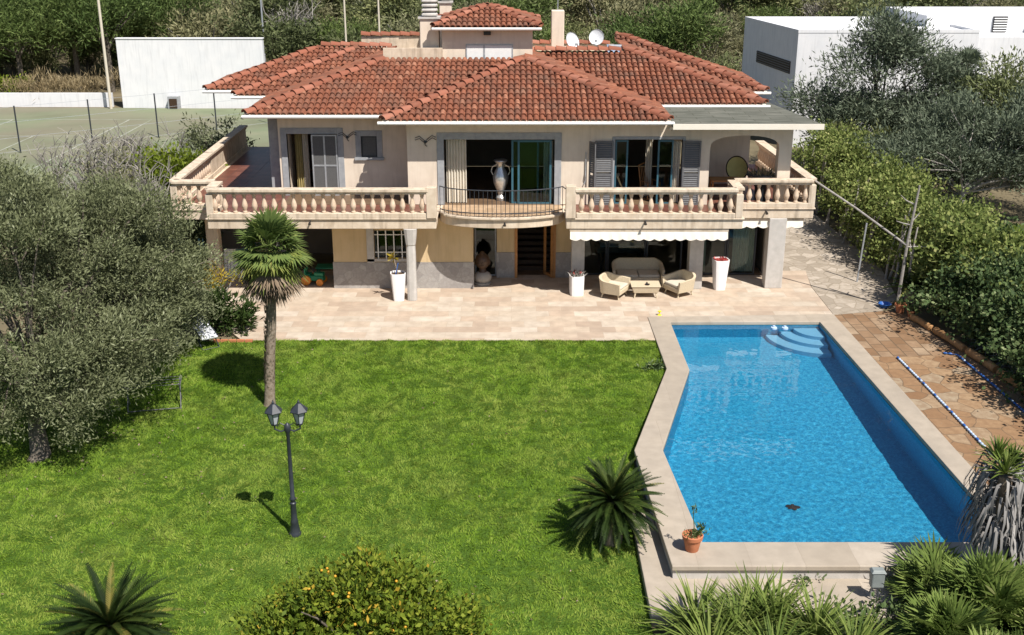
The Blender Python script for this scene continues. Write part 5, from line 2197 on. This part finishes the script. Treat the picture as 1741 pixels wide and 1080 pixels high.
# olive trees on the left
tree("olive_tree", "large grey green olive tree with a gnarled trunk filling the left edge", "tree", (-12.0, 25.4, lawn_z(25.4)), (-12.0, 25.9, 1.3),
     [(-12.0, 27, 4.5, 2.2, 2.2, 2.3), (-10.3, 28.4, 4.2, 1.6, 1.8, 1.9), (-10.1, 27.2, 2.5, 1.5, 1.6, 1.2), (-12.0, 25.8, 2.7, 1.5, 1.4, 1.2), (-10.9, 26.2, 1.6, 1.1, 1.1, .8),
      (-13.2, 24.9, 1.3, 1.2, 1.1, .9), (-12.9, 24.5, 2.0, .9, .7, .7), (-10.9, 25.3, 1.2, 1.0, .9, .8), (-12.1, 24.6, 2.8, 1.5, .9, 1.0), (-10.6, 25.4, 2.4, 1.3, 1.0, 1.1), (-13.8, 27.5, 4.8, 2.0, 2.0, 2.0), (-9.7, 30, 3.3, 1.0, 1.4, 1.3), (-11.4, 29, 4.9, 1.4, 1.4, 1.4)],
     "olive_leaf", 51, 4200, 36, .155, .12, .034, r0=.24, bark="bark", nlimb=20, gap=.42, gscale=1.1, surf=.3, up=.6, pb=16)
tree("olive_shrub", "shrubby young olive between the big olive tree and the terrace", "tree", (-10.5, 32.2, lawn_z(32)), (-10.5, 32.3, .8),
     [(-10.25, 32.6, 1.4, .85, 1.0, 1.1), (-10.9, 32, 2.3, 1.2, 1.3, 1.6), (-11.6, 32.5, 3.4, 1.4, 1.4, 1.5)],
     "olive_leaf_b", 52, 760, 40, .17, .125, .036, r0=.12, bark="grey_bark", nlimb=12, gap=.36, up=.4)
# bush at the terrace corner: green below, yellow stems above
t = thing("corner_bush", "leafy dark green bush at the left corner of the terrace", "bush", (-9.25, 33.85, 0), world=True)
V, F, R, C = foliage([(-9.2, 33.8, .45, .75, .6, .55), (-9.6, 34, .7, .6, .6, .6)], 170, 16, .12, .26, .06, 61, up=.5, out=.9, gap=.1)
npmesh("foliage", V, F, R, "dark_leaf", t)
t = thing("yellow_shrub", "thin yellow leaved shrub rising behind the corner bush", "shrub", (-9.9, 34.9, 0), world=True)
V, F, R, C = foliage([(-9.7, 35.2, 1.35, .8, .5, .4), (-10.4, 35.2, 1.2, .5, .5, .4)], 60, 12, .12, .17, .05, 62, up=.5, out=.9, gap=.1)
npmesh("foliage", V, F, R, "yellow_shrub_leaf", t)
m = MB()
rn = random.Random(8)
for i in range(10):
    branch(m, (-9.9, 34.9, 0), (-9.9 + rn.uniform(-.8, .8), 35.1 + rn.uniform(-.3, .3), rn.uniform(.8, 1.5)), .025, .01, rnd=rn)
m.build("stems", "grey_bark", t)
m = MB()
for i in range(5):
    m.box(-9.5 + i * .26, -9.27 + i * .26, 32.98, 33.06, -.1, .03)
tag(m.build("brick_edging", "terracotta", None, (-9, 33, -.05)), "short row of brick edging between the corner bush and the lawn", "edging")


def twig_bush(name, label, base, h, r, seed, n=60, leafm=None, mat="dry_twig", group=None):
    t = thing(name, label, "shrub", base, 0, group, world=True)
    rn = random.Random(seed)
    m = MB()
    for i in range(n):
        a = rn.uniform(0, 6.283)
        q = rn.random() ** .5
        e = Vector((base[0] + r * q * math.cos(a), base[1] + r * q * math.sin(a), base[2] + h * rn.uniform(.5, 1.05)))
        p = branch(m, base, e, .045, .012, n=5, seg=4, rnd=rn)
        for k in range(9):
            s = p[rn.randint(2, 5)]
            branch(m, s, s + Vector((rn.uniform(-.5, .5), rn.uniform(-.5, .5), rn.uniform(.1, .7))) * r * .5, .02, .009, n=3, seg=3, rnd=rn)
    m.build("branches", mat, t)
    if leafm:
        V, F, R, C = foliage([(base[0], base[1], base[2] + h * .6, r, r, h * .45)], int(n * 1.6), 12, .16, .14, .05, seed, gap=.3)
        npmesh("foliage", V, F, R, leafm, t)
    return t


twig_bush("bare_shrub", "leafless grey twiggy shrub just left of the balcony corner", (-13.6, 39.5, -.1), 4.1, 1.7, 71, 70, "scrub_leaf")
twig_bush("bare_shrub", "leafless grey twiggy shrub between the olive tree and the bright green bush", (-16.4, 44, -.1), 4.0, 1.9, 72, 110, "scrub_leaf")
twig_bush("bare_shrub", "wide bare grey shrub at the near edge of the tennis court", (-16.8, 49, -.1), 3.4, 2.4, 73, 120)
twig_bush("bare_shrub", "small bare branching shrub standing against the tennis court", (-22.5, 54, -.1), 3.2, 1.6, 74, 16)


def bush(name, label, blobs, leafm, seed, nc, per, L, W, cr=.2, cat="bush", group=None, base=None, **kw):
    b = base or (blobs[0][0], blobs[0][1], min(hill_z(blobs[0][0], blobs[0][1]), 0))
    t = thing(name, label, cat, b, 0, group, world=True)
    V, F, R, C = foliage(blobs, nc, per, cr, L, W, seed, **kw)
    npmesh("foliage", V, F, R, leafm, t)
    if cat == "weed":
        return t
    m = MB()
    rn = random.Random(seed)
    for i in rn.sample(range(len(C)), min(12, len(C))):
        branch(m, (b[0] + rn.uniform(-.15, .15), b[1] + rn.uniform(-.15, .15), b[2] - .05), C[i], .045, .012, rnd=rn)
    m.build("stems", "bark", t)
    return t


bush("bright_bush", "bright yellow green bush beside the left balcony wall", [(-13.8, 45.5, 2.5, 1.4, 1.3, 1.5), (-13.1, 44, 1.9, .9, 1.2, 1.3)], "lime_leaf", 81, 420, 20, .2, .09)
bush("dark_bush", "dark green bush under the left end of the tiled roof", [(-13.3, 51, 2.6, 1.5, 1.5, 2.0), (-14.5, 52, 1.8, 1.3, 1.2, 1.6)], "olive_leaf_b", 82, 260, 22, .2, .06)
bush("slim_bush", "upright olive green bush rising in front of the tennis court line", [(-18.2, 54, 1.2, .9, .9, 1.6), (-18.8, 53, .8, 1.2, 1.0, 1.0)], "scrub_leaf", 83, 200, 20, .2, .06)
for i, (x, y, r, h, lm, lab) in enumerate(((-20.5, 46, 1.8, 1.6, "olive_leaf_b", "low olive green bush behind the big olive tree near the frame's left edge"), (-17.0, 44.5, 1.8, 1.7, "scrub_leaf", "dull olive bush behind the big olive tree's top"),
                                  (-12.9, 42.3, .9, 1.5, "maquis_leaf", "dark green bush under the left balcony wall"), (-17.6, 39, 1.9, 2.2, "olive_leaf", "grey green olive bush behind the big olive's left half"), (-14.6, 36, 1.6, 2.2, "olive_leaf_b", "grey green bush between the big olive and the balcony"))):
    bush("scrub_bush", lab, [(x, y, h * .55, r, r, h * .7)], lm, 90 + i, 230, 22, .18, .055)

# hedge along the right-hand path
hb = []
for i in range(13):
    y = 36.5 + i * 1.45
    hb.append((15.1 + .25 * math.sin(i * 1.7), y, 1.5, 1.2, 1.0, 1.35 + .25 * math.sin(i * 2.3)))
    hb.append((15.6 + .35 * math.sin(i * 1.1), y, 2.45, 1.2, 1.0, .6 + .25 * math.cos(i * 1.9)))
t = thing("vine_hedge", "tall yellow green vine hedge running beside the stone path", "hedge", (15.2, 44, 0), world=True)
V, F, R, C = foliage(hb, 2500, 26, .2, .14, .095, 101, up=.3, out=.8, gap=.4, gscale=.9, surf=.3)
npmesh("foliage", V, F, R, "vine_leaf", t)
m = MB()
rn = random.Random(12)
for i in range(30):
    y = rn.uniform(37, 53)
    x = 13.85 + rn.uniform(-.15, .3)
    branch(m, (x, y, -.05), (x + rn.uniform(-.2, .8), y + rn.uniform(-.6, .6), rn.uniform(1.4, 2.8)), .05, .025, rnd=rn)
m.build("stems", "grey_bark", t, smooth=True)
hb = []
for i in range(11):
    y = 24 + i * 1.25
    z_ = .8 + .03 * (y - 24)
    hb.append((15.35 + .3 * math.sin(i * 1.3), y, z_, 1.25, 1.0, 1.25))
    hb.append((15.9 + .35 * math.sin(i * 2.1), y, z_ + .6, 1.2, 1.0, .95 + .25 * math.sin(i * 2.7)))
t = thing("ivy_hedge", "darker broad leaved hedge along the brown paving's log edge", "hedge", (15.5, 30, 0), world=True)
V, F, R, C = foliage(hb, 2300, 24, .2, .135, .10, 102, up=.2, out=.8, gap=.38, surf=.3)
npmesh("foliage", V, F, R, "ivy_leaf", t)
m = MB()
for i in range(18):
    y = rn.uniform(25, 36.5)
    branch(m, (14.9, y, -.05), (15.2 + rn.uniform(-.3, .6), y + rn.uniform(-.4, .4), rn.uniform(.8, 1.6)), .05, .02, rnd=rn)
m.build("stems", "bark", t)
bush("yellow_vine", "pale yellow green creeper hanging over the top of the dark hedge", [(15.6, 35.2, 2.2, 1.3, 1.3, .9), (16.2, 33.2, 1.9, 1.1, 1.2, .7), (16.4, 31.4, 1.7, 1.0, 1.2, .6)], "vine_leaf", 103, 330, 20, .17, .11, cat="creeper", base=(15.9, 34, 0))


def rosette(name, label, cat, c, n, L, W, el0, el1, mat, seed, group=None, droop=.3, base_h=.1, cols=None):
    """Sword leaves out of one heart; each leaf is a bent strip of three quads."""
    t = thing(name, label, cat, c, 0, group, world=True)
    rng = np.random.default_rng(seed)
    out = []
    for i in range(n):
        az = i * 2.39996 + rng.normal(0, .2)
        u = (i + .5) / n
        el = math.radians(el0 + (el1 - el0) * u + rng.normal(0, 7))
        h = np.array([math.cos(az), math.sin(az), 0])
        s = np.array([-h[1], h[0], 0])
        l_ = L * rng.uniform(.75, 1.15)
        w_ = W * rng.uniform(.8, 1.2)
        pts = [np.array(c) + np.array([0, 0, base_h])]
        for k in range(3):
            a = el - droop * (k + .3)
            pts.append(pts[-1] + (h * math.cos(a) + np.array([0, 0, 1.]) * math.sin(a)) * l_ / 3)
        ws = [w_ * .7, w_, w_ * .8, w_ * .06]
        V = np.array([p + s * sg * w_k / 2 for p, w_k in zip(pts, ws) for sg in (-1, 1)])
        F = np.array([[0, 1, 3, 2], [2, 3, 5, 4], [4, 5, 7, 6]])
        out.append((V, F, np.full(3, np.clip(rng.normal(.5, .2), 0, 1))))
    V, F, R = joinnp(out)
    npmesh("leaves", V, F, R, mat, t)
    return t


for i, (x, y, s_) in enumerate(((14.75, 30.9, 1.), (14.95, 29.6, 1.1), (14.7, 32.1, .8))):
    rosette("aloe", ("grey leaved aloe below the dark hedge, middle one of three", "grey leaved aloe below the dark hedge, nearest the camera", "grey leaved aloe below the dark hedge, farthest from the camera")[i], "aloe", (x, y, 0), 44, .8 * s_, .06, 80, -5, "grey_frond", 110 + i, "aloes under the hedge", .35)

# yucca with a grey skirt at the pool's near right corner
t = thing("yucca", "shaggy yucca with a skirt of grey dead leaves at the pool's right corner", "yucca", (9.75, 19.3, -.5), world=True)
rng = np.random.default_rng(120)
out, top_ = [], []
for i in range(950):
    az = rng.uniform(0, 2 * math.pi)
    z0 = rng.uniform(1.0, 2.5)
    h = np.array([math.cos(az), math.sin(az), 0])
    s = np.array([-h[1], h[0], 0])
    cxy = np.array([9.75 + rng.choice([-.28, .1, .42]), 19.3 + rng.choice([-.2, .25]), 0])
    p0 = cxy + h * .12 + np.array([0, 0, z0])
    L = rng.uniform(.5, .85)
    p1 = p0 + h * L * .32 + np.array([0, 0, -.02 + .12 * rng.random()])
    p2 = p1 + h * L * .18 + np.array([0, 0, -.45 * L])
    p3 = p2 + h * .02 + np.array([0, 0, -.4 * L]) + rng.normal(size=3) * .04
    V = np.array([q + s * sg * w / 2 for q, w in zip((p0, p1, p2, p3), (.04, .05, .04, .01)) for sg in (-1, 1)])
    out.append((V, np.array([[0, 1, 3, 2], [2, 3, 5, 4], [4, 5, 7, 6]]), np.full(3, np.clip(rng.normal(.5, .22), 0, 1))))
V, F, R = joinnp(out)
npmesh("dead_leaves", V, F, R, "grey_frond", t)
out = []
for cxy in ((9.45, 19.1, 2.5), (10.15, 19.4, 2.6), (9.8, 19.6, 2.4), (9.5, 19.6, 2.55)):
    for i in range(46):
        az = i * 2.4 + rng.normal(0, .2)
        el = math.radians(88 - 80 * i / 46)
        h = np.array([math.cos(az), math.sin(az), 0])
        s = np.array([-h[1], h[0], 0])
        d = h * math.cos(el) + np.array([0, 0, math.sin(el)])
        p0 = np.array(cxy)
        p1 = p0 + d * .3
        p2 = p1 + (d + np.array([0, 0, -.35])) * .28
        V = np.array([q + s * sg * w / 2 for q, w in zip((p0, p1, p2), (.035, .05, .006)) for sg in (-1, 1)])
        out.append((V, np.array([[0, 1, 3, 2], [2, 3, 5, 4]]), np.full(2, np.clip(rng.normal(.4, .2), 0, 1))))
V, F, R = joinnp(out)
npmesh("green_leaves", V, F, R, "strap_leaf", t)
m = MB()
for dx, dy in ((-.28, -.2), (.42, .1), (.05, .3)):
    m.sweep([(9.8 + dx * .3, 19.3 + dy * .3, -.6), (9.75 + dx, 19.3 + dy, 2.45)], [.16, .12], 10)
m.build("trunk", "palm_bark", t)

# dwarf fan palms in the near right corner
def dwarf_palm(x, y, z, n, h, seed, label, R_=.6, stems=3):
    t = thing("dwarf_fan_palm", label, "dwarf palm", (x, y, z), 0, "dwarf fan palms below the pool", world=True)
    rng = np.random.default_rng(seed)
    parts_ = []
    m = MB()
    for s in range(stems):
        c = (x + rng.normal(0, .3), y + rng.normal(0, .3), z + h * rng.uniform(.35, .7))
        parts_.append(fan_crown(c, n, 85, -15, .55, R_, 16, 3.3, .06, .052, seed * 7 + s))
        m.sweep([(x + (c[0] - x) * .5, y + (c[1] - y) * .5, z - .1), c], [.09, .07], 8)
    V, F, R = joinnp(parts_)
    npmesh("crown", V, F, R, "chamaerops_leaf", t)
    m.build("trunk", "palm_bark", t)


for i, (x, y, h, n_, lab) in enumerate(((7.9, 17.0, 1.2, 30, "dwarf fan palm closest to the meter box"), (9.0, 17.3, 1.5, 34, "dwarf fan palm with the largest pale fans in the near right corner"),
                                       (10.0, 17.7, 1.3, 30, "dwarf fan palm below the yucca at the frame's right edge"), (8.75, 18.75, 1.0, 26, "dwarf fan palm left of the yucca, overhanging the pool's near edge"),
                                       (8.3, 16.0, 1.2, 28, "lowest dwarf fan palm cut by the bottom of the frame"), (9.9, 16.4, 1.5, 28, "dwarf fan palm in the very corner of the frame"),
                                       (10.9, 19.0, 1.2, 26, "dwarf fan palm right of the yucca at the frame's edge"))):
    dwarf_palm(x, y, -.6, n_, h, 130 + i, lab)
# strap leaved clump under the pool ledge
for i, (x, y, lab) in enumerate(((3.5, 18.0, "clump of strap leaves at the lawn end of the pool ledge"), (4.25, 17.75, "second clump of strap leaves below the pool ledge"), (5.0, 18.05, "strap leaved clump below the middle of the pool ledge"),
                                 (5.7, 17.7, "strap leaved clump nearest the ground cover plants"), (3.6, 17.0, "strap leaved clump cut by the frame's bottom edge"), (4.7, 16.8, "wide strap leaved clump at the bottom of the frame"),
                                 (4.65, 18.3, "strap leaved clump leaning on the pool ledge between two others"), (6.2, 17.0, "strap leaved clump rising out of the weeds"))):
    rosette("strap_plant", lab, "strap plant", (x, y, -.5), 150, 1.25, .05, 88, 20, "strap_leaf", 150 + i, "strap leaved plants below the pool", .3)
# weeds as ground cover
V, F, R, C = foliage([(6.6, 17.6, -.42, 1.5, 1.6, .25), (7.3, 18.2, -.4, .9, .6, .3), (6.2, 16.5, -.4, 1.5, 1.2, .3), (3.8, 16.5, -.45, 2, 1, .2)], 420, 16, .14, .12, .07, 160, up=.5, out=.3)
tag(npmesh("ground_cover", V, F, R, "ivy_leaf"), "low leafy weeds covering the ground below the pool ledge", "weeds", kind="stuff")
bush("ledge_weed", "small green weed growing out of the pool ledge joint", [(5.95, 19.75, -.2, .16, .1, .1)], "ivy_leaf", 161, 16, 12, .08, .04, cr=.06, cat="weed", base=(5.95, 19.75, -.3))
bush("pool_weed", "small weed growing at the bend of the pool's left wall", [(4.4, 30.9, .02, .22, .2, .2)], "ivy_leaf", 162, 26, 12, .1, .05, cr=.07, cat="weed", base=(4.4, 30.9, -.1))

# ------------------------------------------------------------------ background: court side
t = thing("practice_wall", "big plain white practice wall standing at the far end of the tennis court", "wall", (-23, 84, 0), world=True)
m = MB()
m.box(-28.15, -17.75, 81, 81.45, -.2, 4.84)
m.build("wall", "white_plaster", t)
m = MB()
m.box(-28.2, -17.7, 80.95, 81.5, 4.842, 4.9)
m.build("coping", "white_plaster", t)
m = MB()
m.box(-24.75, -23.95, 80.5, 80.99, -.05, .85)
m.build("lean_to", "grey_frame_stone", t)
m = MB()
m.box(-24.62, -24.08, 80.44, 80.497, .05, .7)
m.build("opening", "dark_wood", t)
m = MB()
m.box(-48, -29.1, 81.6, 81.85, -.2, .95)
tag(m.build("low_wall", "white_plaster", None, (-38, 81.7, 0)), "long low white wall along the far side of the tennis court", "wall")
V, F, R, C = foliage([(-44 + i * 1.5, 83.4 + .5 * math.sin(i), .9, 1.2, 1.0, .9) for i in range(11)], 260, 18, .25, .5, .04, 170, up=1.2, out=.2)
tag(npmesh("dry_grass", V, F, R, "dry_grass"), "tan dry grass on the bank behind the low white wall", "grass", kind="stuff")
bush("lawn_shrub", "bright green rounded shrub behind the low white wall", [(-38.2, 84, 1.2, 1.3, 1.1, .9), (-37.2, 84, 1.0, 1.0, 1.0, .8)], "lime_leaf", 171, 130, 18, .28, .12)
for x, y, h, r, mat, lab in ((-28.9, 80.6, 12, .11, "cushion", "tall pale floodlight pole at the corner of the tennis court"), (-19.6, 90, 12, .08, "galvanised", "thin grey mast behind the white building"),
                             (-11.5, 79, 12, .075, "cushion", "left of two pale poles behind the tiled roof"), (-9.05, 78, 12, .075, "cushion", "right of two pale poles behind the tiled roof, near the chimney")):
    m = MB()
    m.sweep([(0, 0, -.3), (0, 0, h)], [r, r * .75], 10)
    tag(m.build("pole", mat, None, smooth=True), lab, "pole", "poles of the background").location = (x, y, hill_z(x, y))
t = thing("court_fence", "wire mesh fence on dark posts along the near side of the court", "fence", (-26, 66, 0), world=True)
fp = [(-33, 60.5), (-28.5, 64), (-25.2, 66.5), (-22, 69), (-19, 71.5), (-16, 74), (-14.8, 77)]
for x, y in fp:
    m = MB()
    m.sweep([(x, y, -.1), (x, y, 2.7)], .045, 8)
    m.build("post", "dark_grey_metal", t)
m = MB()
for (xa, ya), (xb, yb) in zip(fp[:-1], fp[1:]):
    for z in (.1, .9, 1.8, 2.65):
        m.sweep([(xa, ya, z), (xb, yb, z)], .012, 4)
m.build("wire", "galvanised", t)

# ------------------------------------------------------------------ background: modern white house on the right
t = thing("white_house", "modern white flat roofed house behind the trees on the right", "house", (24, 70, 0), world=True)
m = MB()
vb = [(16.55, 66), (27, 66), (27, 76), (15.44, 76)]
m.prism(vb, -.3, 6.6)
m.build("wall", "white_plaster", t)
m = MB()


def ringp(poly, poly2, z0, z1):
    n_ = len(poly)
    v = [(*p, z0) for p in poly] + [(*p, z1) for p in poly] + [(*p, z1) for p in poly2] + [(*p, z0) for p in poly2]
    f = []
    for i in range(n_):
        j = (i + 1) % n_
        f += [(i, j, n_ + j, n_ + i), (n_ + i, n_ + j, 2 * n_ + j, 2 * n_ + i), (2 * n_ + i, 2 * n_ + j, 3 * n_ + j, 3 * n_ + i)]
    m.add(v, f)


ringp([(16.53, 65.98), (27.0, 65.98), (27.0, 76.02), (15.42, 76.02)], [(16.8, 66.25), (26.8, 66.25), (26.8, 75.75), (15.7, 75.75)], 6.58, 6.75)
m.build("parapet", "white_plaster", t)
m = MB()
m.box(25.3, 41, 70, 78, -.3, 7.25)
m.box(26.5, 34, 67.0, 69.99, -.3, 6.25)
m.box(31.5, 41, 67.5, 69.995, -.3, 6.9)
m.build("upper_block", "white_plaster", t)
m = MB()
m.box(29.35, 30.2, 69.9, 69.995, 6.28, 7.2)
gl_ = m.build("louvre_window", "black_plastic", t)
m = MB()
for i in range(6):
    m.box(29.38, 30.17, 69.84, 69.897, 6.34 + i * .145, 6.4 + i * .145)
m.build("slats", "white_paint", gl_)
# louvred strip window on the side wall
m = MB()
d = Vector((-1.11, 10, 0)).normalized()
M = Matrix((d, Vector((-d.y, d.x, 0)), Vector((0, 0, 1)))).transposed()
c0 = Vector((16.55, 66, 0)) + d * 4.0
m.obox((c0.x - .01, c0.y, 4.5), (3.1, .03, .36), M)
lw = m.build("louvre_window", "dark_wood", t)
m = MB()
for i in range(5):
    m.obox((c0.x - .05, c0.y, 4.22 + i * .14), (3.08, .02, .025), M)
m.build("slats", "shutter_grey", lw)

# trees on the right
tree("casuarina_tree", "loose grey green tree in front of the white house on the right", "tree", (19.3, 58.5, -.1), (19.3, 58.6, 2.2),
     [(19, 58.5, 5.3, 2.6, 2.2, 2.0), (16.9, 58.5, 4.0, 1.8, 1.6, 1.4), (21.6, 58.5, 4.3, 2.1, 1.8, 1.7), (19.4, 58.5, 7.0, 1.6, 1.5, 1.2), (17.2, 57.5, 2.0, 1.4, 1.4, 1.2), (20.8, 57.5, 2.2, 2, 1.5, 1.3), (22.8, 58.5, 3.6, 1.5, 1.3, 1.5), (18.2, 58, 3.2, 1.6, 1.5, 1.4), (23.5, 58.5, 5.2, 1.0, 1.0, .9)],
     "casuarina_leaf", 181, 1150, 34, .32, .3, .065, r0=.2, bark="bark", nlimb=26, gap=.46, gscale=.55, surf=.5, up=.6, pb=12)
tree("dark_pine", "dense blue green tree right of the vine hedge", "tree", (19.5, 47, -.1), (19.5, 47.2, 1.6),
     [(18.6, 48.5, 2.7, 2.2, 2.0, 1.6), (21.2, 48.5, 3.2, 2.4, 2.0, 1.8), (23.6, 48.5, 3.2, 2.3, 2.0, 1.8), (20.4, 50, 4.0, 2.4, 2, 1.4), (17.2, 50, 1.9, 1.6, 1.6, 1.4), (22.9, 50, 4.0, 2.2, 2, 1.4)],
     "casuarina_leaf", 182, 2000, 36, .24, .24, .055, r0=.16, bark="grey_bark", nlimb=22, gap=.4, surf=.3, up=.5, pb=16)
tree("broad_tree", "dark green tree at the right edge above the blue green tree", "tree", (26, 57, -.1), (26, 57, 2),
     [(25, 57, 4.2, 2.0, 2, 1.9), (27.5, 57, 3.6, 2.5, 2, 2.2), (25.5, 55.5, 2.6, 2.4, 2, 1.7)], "maquis_leaf", 183, 560, 32, .34, .28, .08, r0=.2, nlimb=14, gap=.3)
t = thing("tall_palm", "small shaggy palm standing against the white house wall", "palm tree", (23.6, 59, -.1), world=True)
m = MB()
m.sweep([(23.6, 59, -.2), (23.7, 59, 5.3)], [.2, .16], 10)
m.build("trunk", "palm_bark", t)
V, F, R = fan_crown((23.7, 59, 5.4), 40, 85, -30, .6, .75, 18, 3.2, .15, .07, 184)
npmesh("crown", V, F, R, "casuarina_leaf", t)
V, F, R = fan_crown((23.7, 59, 5.2), 24, -35, -75, .5, .7, 14, 2.2, .1, .07, 185)
npmesh("dead_fronds", V, F, R, "grey_frond", t)
bush("shade_bush", "dark low bush between the vine hedge and the blue green tree", [(17.6, 53, 1.6, 1.8, 1.8, 1.6), (16.6, 55.5, 1.5, 1.6, 1.6, 1.6)], "maquis_leaf", 186, 260, 24, .24, .07)
bush("hedge_shrub", "grey green shrub on the open ground beyond the dark hedge", [(18.6, 37.5, .5, 1.0, 1.0, .7), (18.2, 36.0, .5, 1.0, 1.0, .6)], "casuarina_leaf", 187, 170, 22, .2, .05)
rgg = np.random.default_rng(188)
P = np.stack([rgg.uniform(17.5, 24, 9000), rgg.uniform(44.5, 47.5, 9000), np.full(9000, -.06)], 1)
V, F, R = leaves(P, rgg.normal(size=(9000, 3)) * .4 + np.array([0, 0, 1.]), .14, .03, rgg)
tag(npmesh("grass_patch", V, F, R, "grass_blade"), "bright green grass patch below the blue green tree", "grass", kind="stuff")

# ------------------------------------------------------------------ the wooded hillside
def proto_tree(name, label, leafm, seed, h, r, nclump, per, L, W, trunk_h, bark="bark", **kw):
    t = thing(name, label, "tree", (0, 0, 0), 0, kw.pop("group"))
    rn = random.Random(seed)
    blobs = [(0, 0, trunk_h + (h - trunk_h) * .5, r * .75, r * .75, (h - trunk_h) * .5)]
    for i in range(7):
        a = rn.uniform(0, 6.283)
        q = r * rn.uniform(.45, .8)
        blobs.append((q * math.cos(a), q * math.sin(a), trunk_h + (h - trunk_h) * rn.uniform(.15, .85), r * rn.uniform(.35, .55), r * rn.uniform(.35, .55), (h - trunk_h) * rn.uniform(.2, .32)))
    V, F, R, C = foliage(blobs, nclump, per, r * .13, L, W, seed, **kw)
    npmesh("crown", V, F, R, leafm, t)
    m = MB()
    m.sweep([(0, 0, -.5), (rn.uniform(-.15, .15), 0, trunk_h * .5), (0, 0, trunk_h + (h - trunk_h) * .35)], [.24, .2, .12], 7)
    for i in rn.sample(range(len(C)), 9):
        branch(m, (0, 0, trunk_h * rn.uniform(.6, 1.1)), C[i], .09, .02, n=4, seg=5, rnd=rn)
    m.build("trunk", bark, t)
    return t


GT = "trees of the wooded hillside"
protos = [
    proto_tree("pine_tree", "dark green umbrella pine of the wood left behind the tennis court", "pine_leaf", 201, 8.0, 3.0, 200, 26, .45, .09, 3.6, group="pines behind the tennis court", gap=.3, up=.6),
    proto_tree("evergreen_oak", "dark green rounded tree on the wooded hillside behind the villa", "maquis_leaf", 202, 5.6, 2.8, 210, 22, .4, .13, 1.0, group="dark rounded trees on the hillside", gap=.25),
    proto_tree("wild_olive", "greyish olive coloured tree on the wooded hillside behind the villa", "scrub_leaf", 203, 4.8, 2.6, 190, 22, .38, .09, .9, group="greyish trees on the hillside", gap=.35, bark="grey_bark"),
    proto_tree("hill_pine", "green bushy pine on the wooded hillside behind the villa", "pine_leaf", 204, 6.4, 2.9, 210, 22, .42, .09, 1.4, group="bushy pines on the hillside", gap=.3, up=.6),
]
twp = thing("bare_tree", "leafless grey tree on the wooded hillside behind the villa", "tree", (0, 0, 0), 0, "leafless trees on the hillside")
m = MB()
rn = random.Random(77)
for i in range(26):
    a = rn.uniform(0, 6.283)
    q = rn.random() ** .5 * 2.2
    p = branch(m, (0, 0, -.3 if i < 3 else rn.uniform(.5, 1.4)), (q * math.cos(a), q * math.sin(a), rn.uniform(2.4, 4.6)), .09, .02, n=5, seg=4, rnd=rn)
    for k in range(5):
        s = p[rn.randint(2, 5)]
        branch(m, s, s + Vector((rn.uniform(-1, 1), rn.uniform(-1, 1), rn.uniform(.2, 1.2))), .03, .01, n=3, seg=3, rnd=rn)
m.build("branches", "dry_twig", twp)
V, F, R, C = foliage([(0, 0, 2.8, 2.2, 2.2, 1.7)], 90, 12, .3, .3, .05, 205, gap=.3)
npmesh("twigs", V, F, R, "dry_twig", twp)
protos.append(twp)
used = set()
rn = random.Random(99)


def place(k, x, y, s):
    t = protos[k] if k not in used else copy_tree(protos[k])
    used.add(k)
    t.location = (x, y, hill_z(x, y) - .1)
    t.rotation_euler = (0, 0, rn.uniform(0, 6.283))
    t.scale = (s * rn.uniform(.9, 1.15), s * rn.uniform(.9, 1.15), s * rn.uniform(.85, 1.15))


count = 0
# the pines left behind the court
for x, y, s in ((-47, 89, 1.0), (-41.5, 91, 1.1), (-38.5, 88.5, .95), (-35, 91, 1.15), (-31.8, 89.5, 1.0), (-44, 97, 1.2), (-38, 98, 1.2), (-32, 97, 1.15), (-28.5, 93, .9), (-48, 95, 1.1), (-50, 104, 1.2), (-42, 105, 1.2), (-35, 105, 1.1), (-44, 92.5, .8), (-39.8, 94, .9), (-33.3, 93.5, .85), (-30, 95, .9)):
    place(0, x, y, s)
for x, y, s in ((-46, 95.5, .5), (-42.5, 96.5, .55), (-39.5, 95, .5), (-36, 96, .6), (-33, 95, .5), (-30.2, 98, .6), (-27.5, 96, .6)):
    place(1, x, y, s)
y = 91.0
row = 0
while y < 152:
    half = y * .475 + 4
    x = -half + (row % 2) * 2.0
    while x < half:
        xx, yy_ = x + rn.uniform(-1.4, 1.4), y + rn.uniform(-1.5, 1.5)
        x += rn.uniform(3.9, 6.0) * (1 + (y - 90) * .004)
        if xx < -26 and yy_ < 108:
            continue
        if 13 < xx < 43 and yy_ < 82:
            continue
        k = rn.choices((1, 2, 3, 4), (5, 5, 3.2, 2.2))[0]
        if abs(xx - 6) < 14 and rn.random() < .35:
            k = 2
        place(k, xx, yy_, rn.uniform(.6, 1.25))
        count += 1
    y += 4.6 + (y - 90) * .03
    row += 1
# lower scrub filling the space right behind the villa and beside the white house
for x, y, s, k in ((-15, 86, .8, 2), (-11, 84, .9, 1), (-7, 86, .8, 3), (-3, 83, .75, 2), (1, 85, .85, 1), (4.5, 82, .7, 2), (8, 85, .8, 3), (11.5, 83, .75, 2), (13.5, 79, .7, 1), (6, 77, .55, 2), (10.5, 75, .5, 4), (-13, 76, .5, 1), (13.8, 72, .55, 2), (18, 84, .9, 2), (23, 86, .9, 1), (28, 85, .8, 2), (33, 86, .9, 1), (38, 85, .9, 2)):
    place(k, x, y, s)
print("hill trees", count)
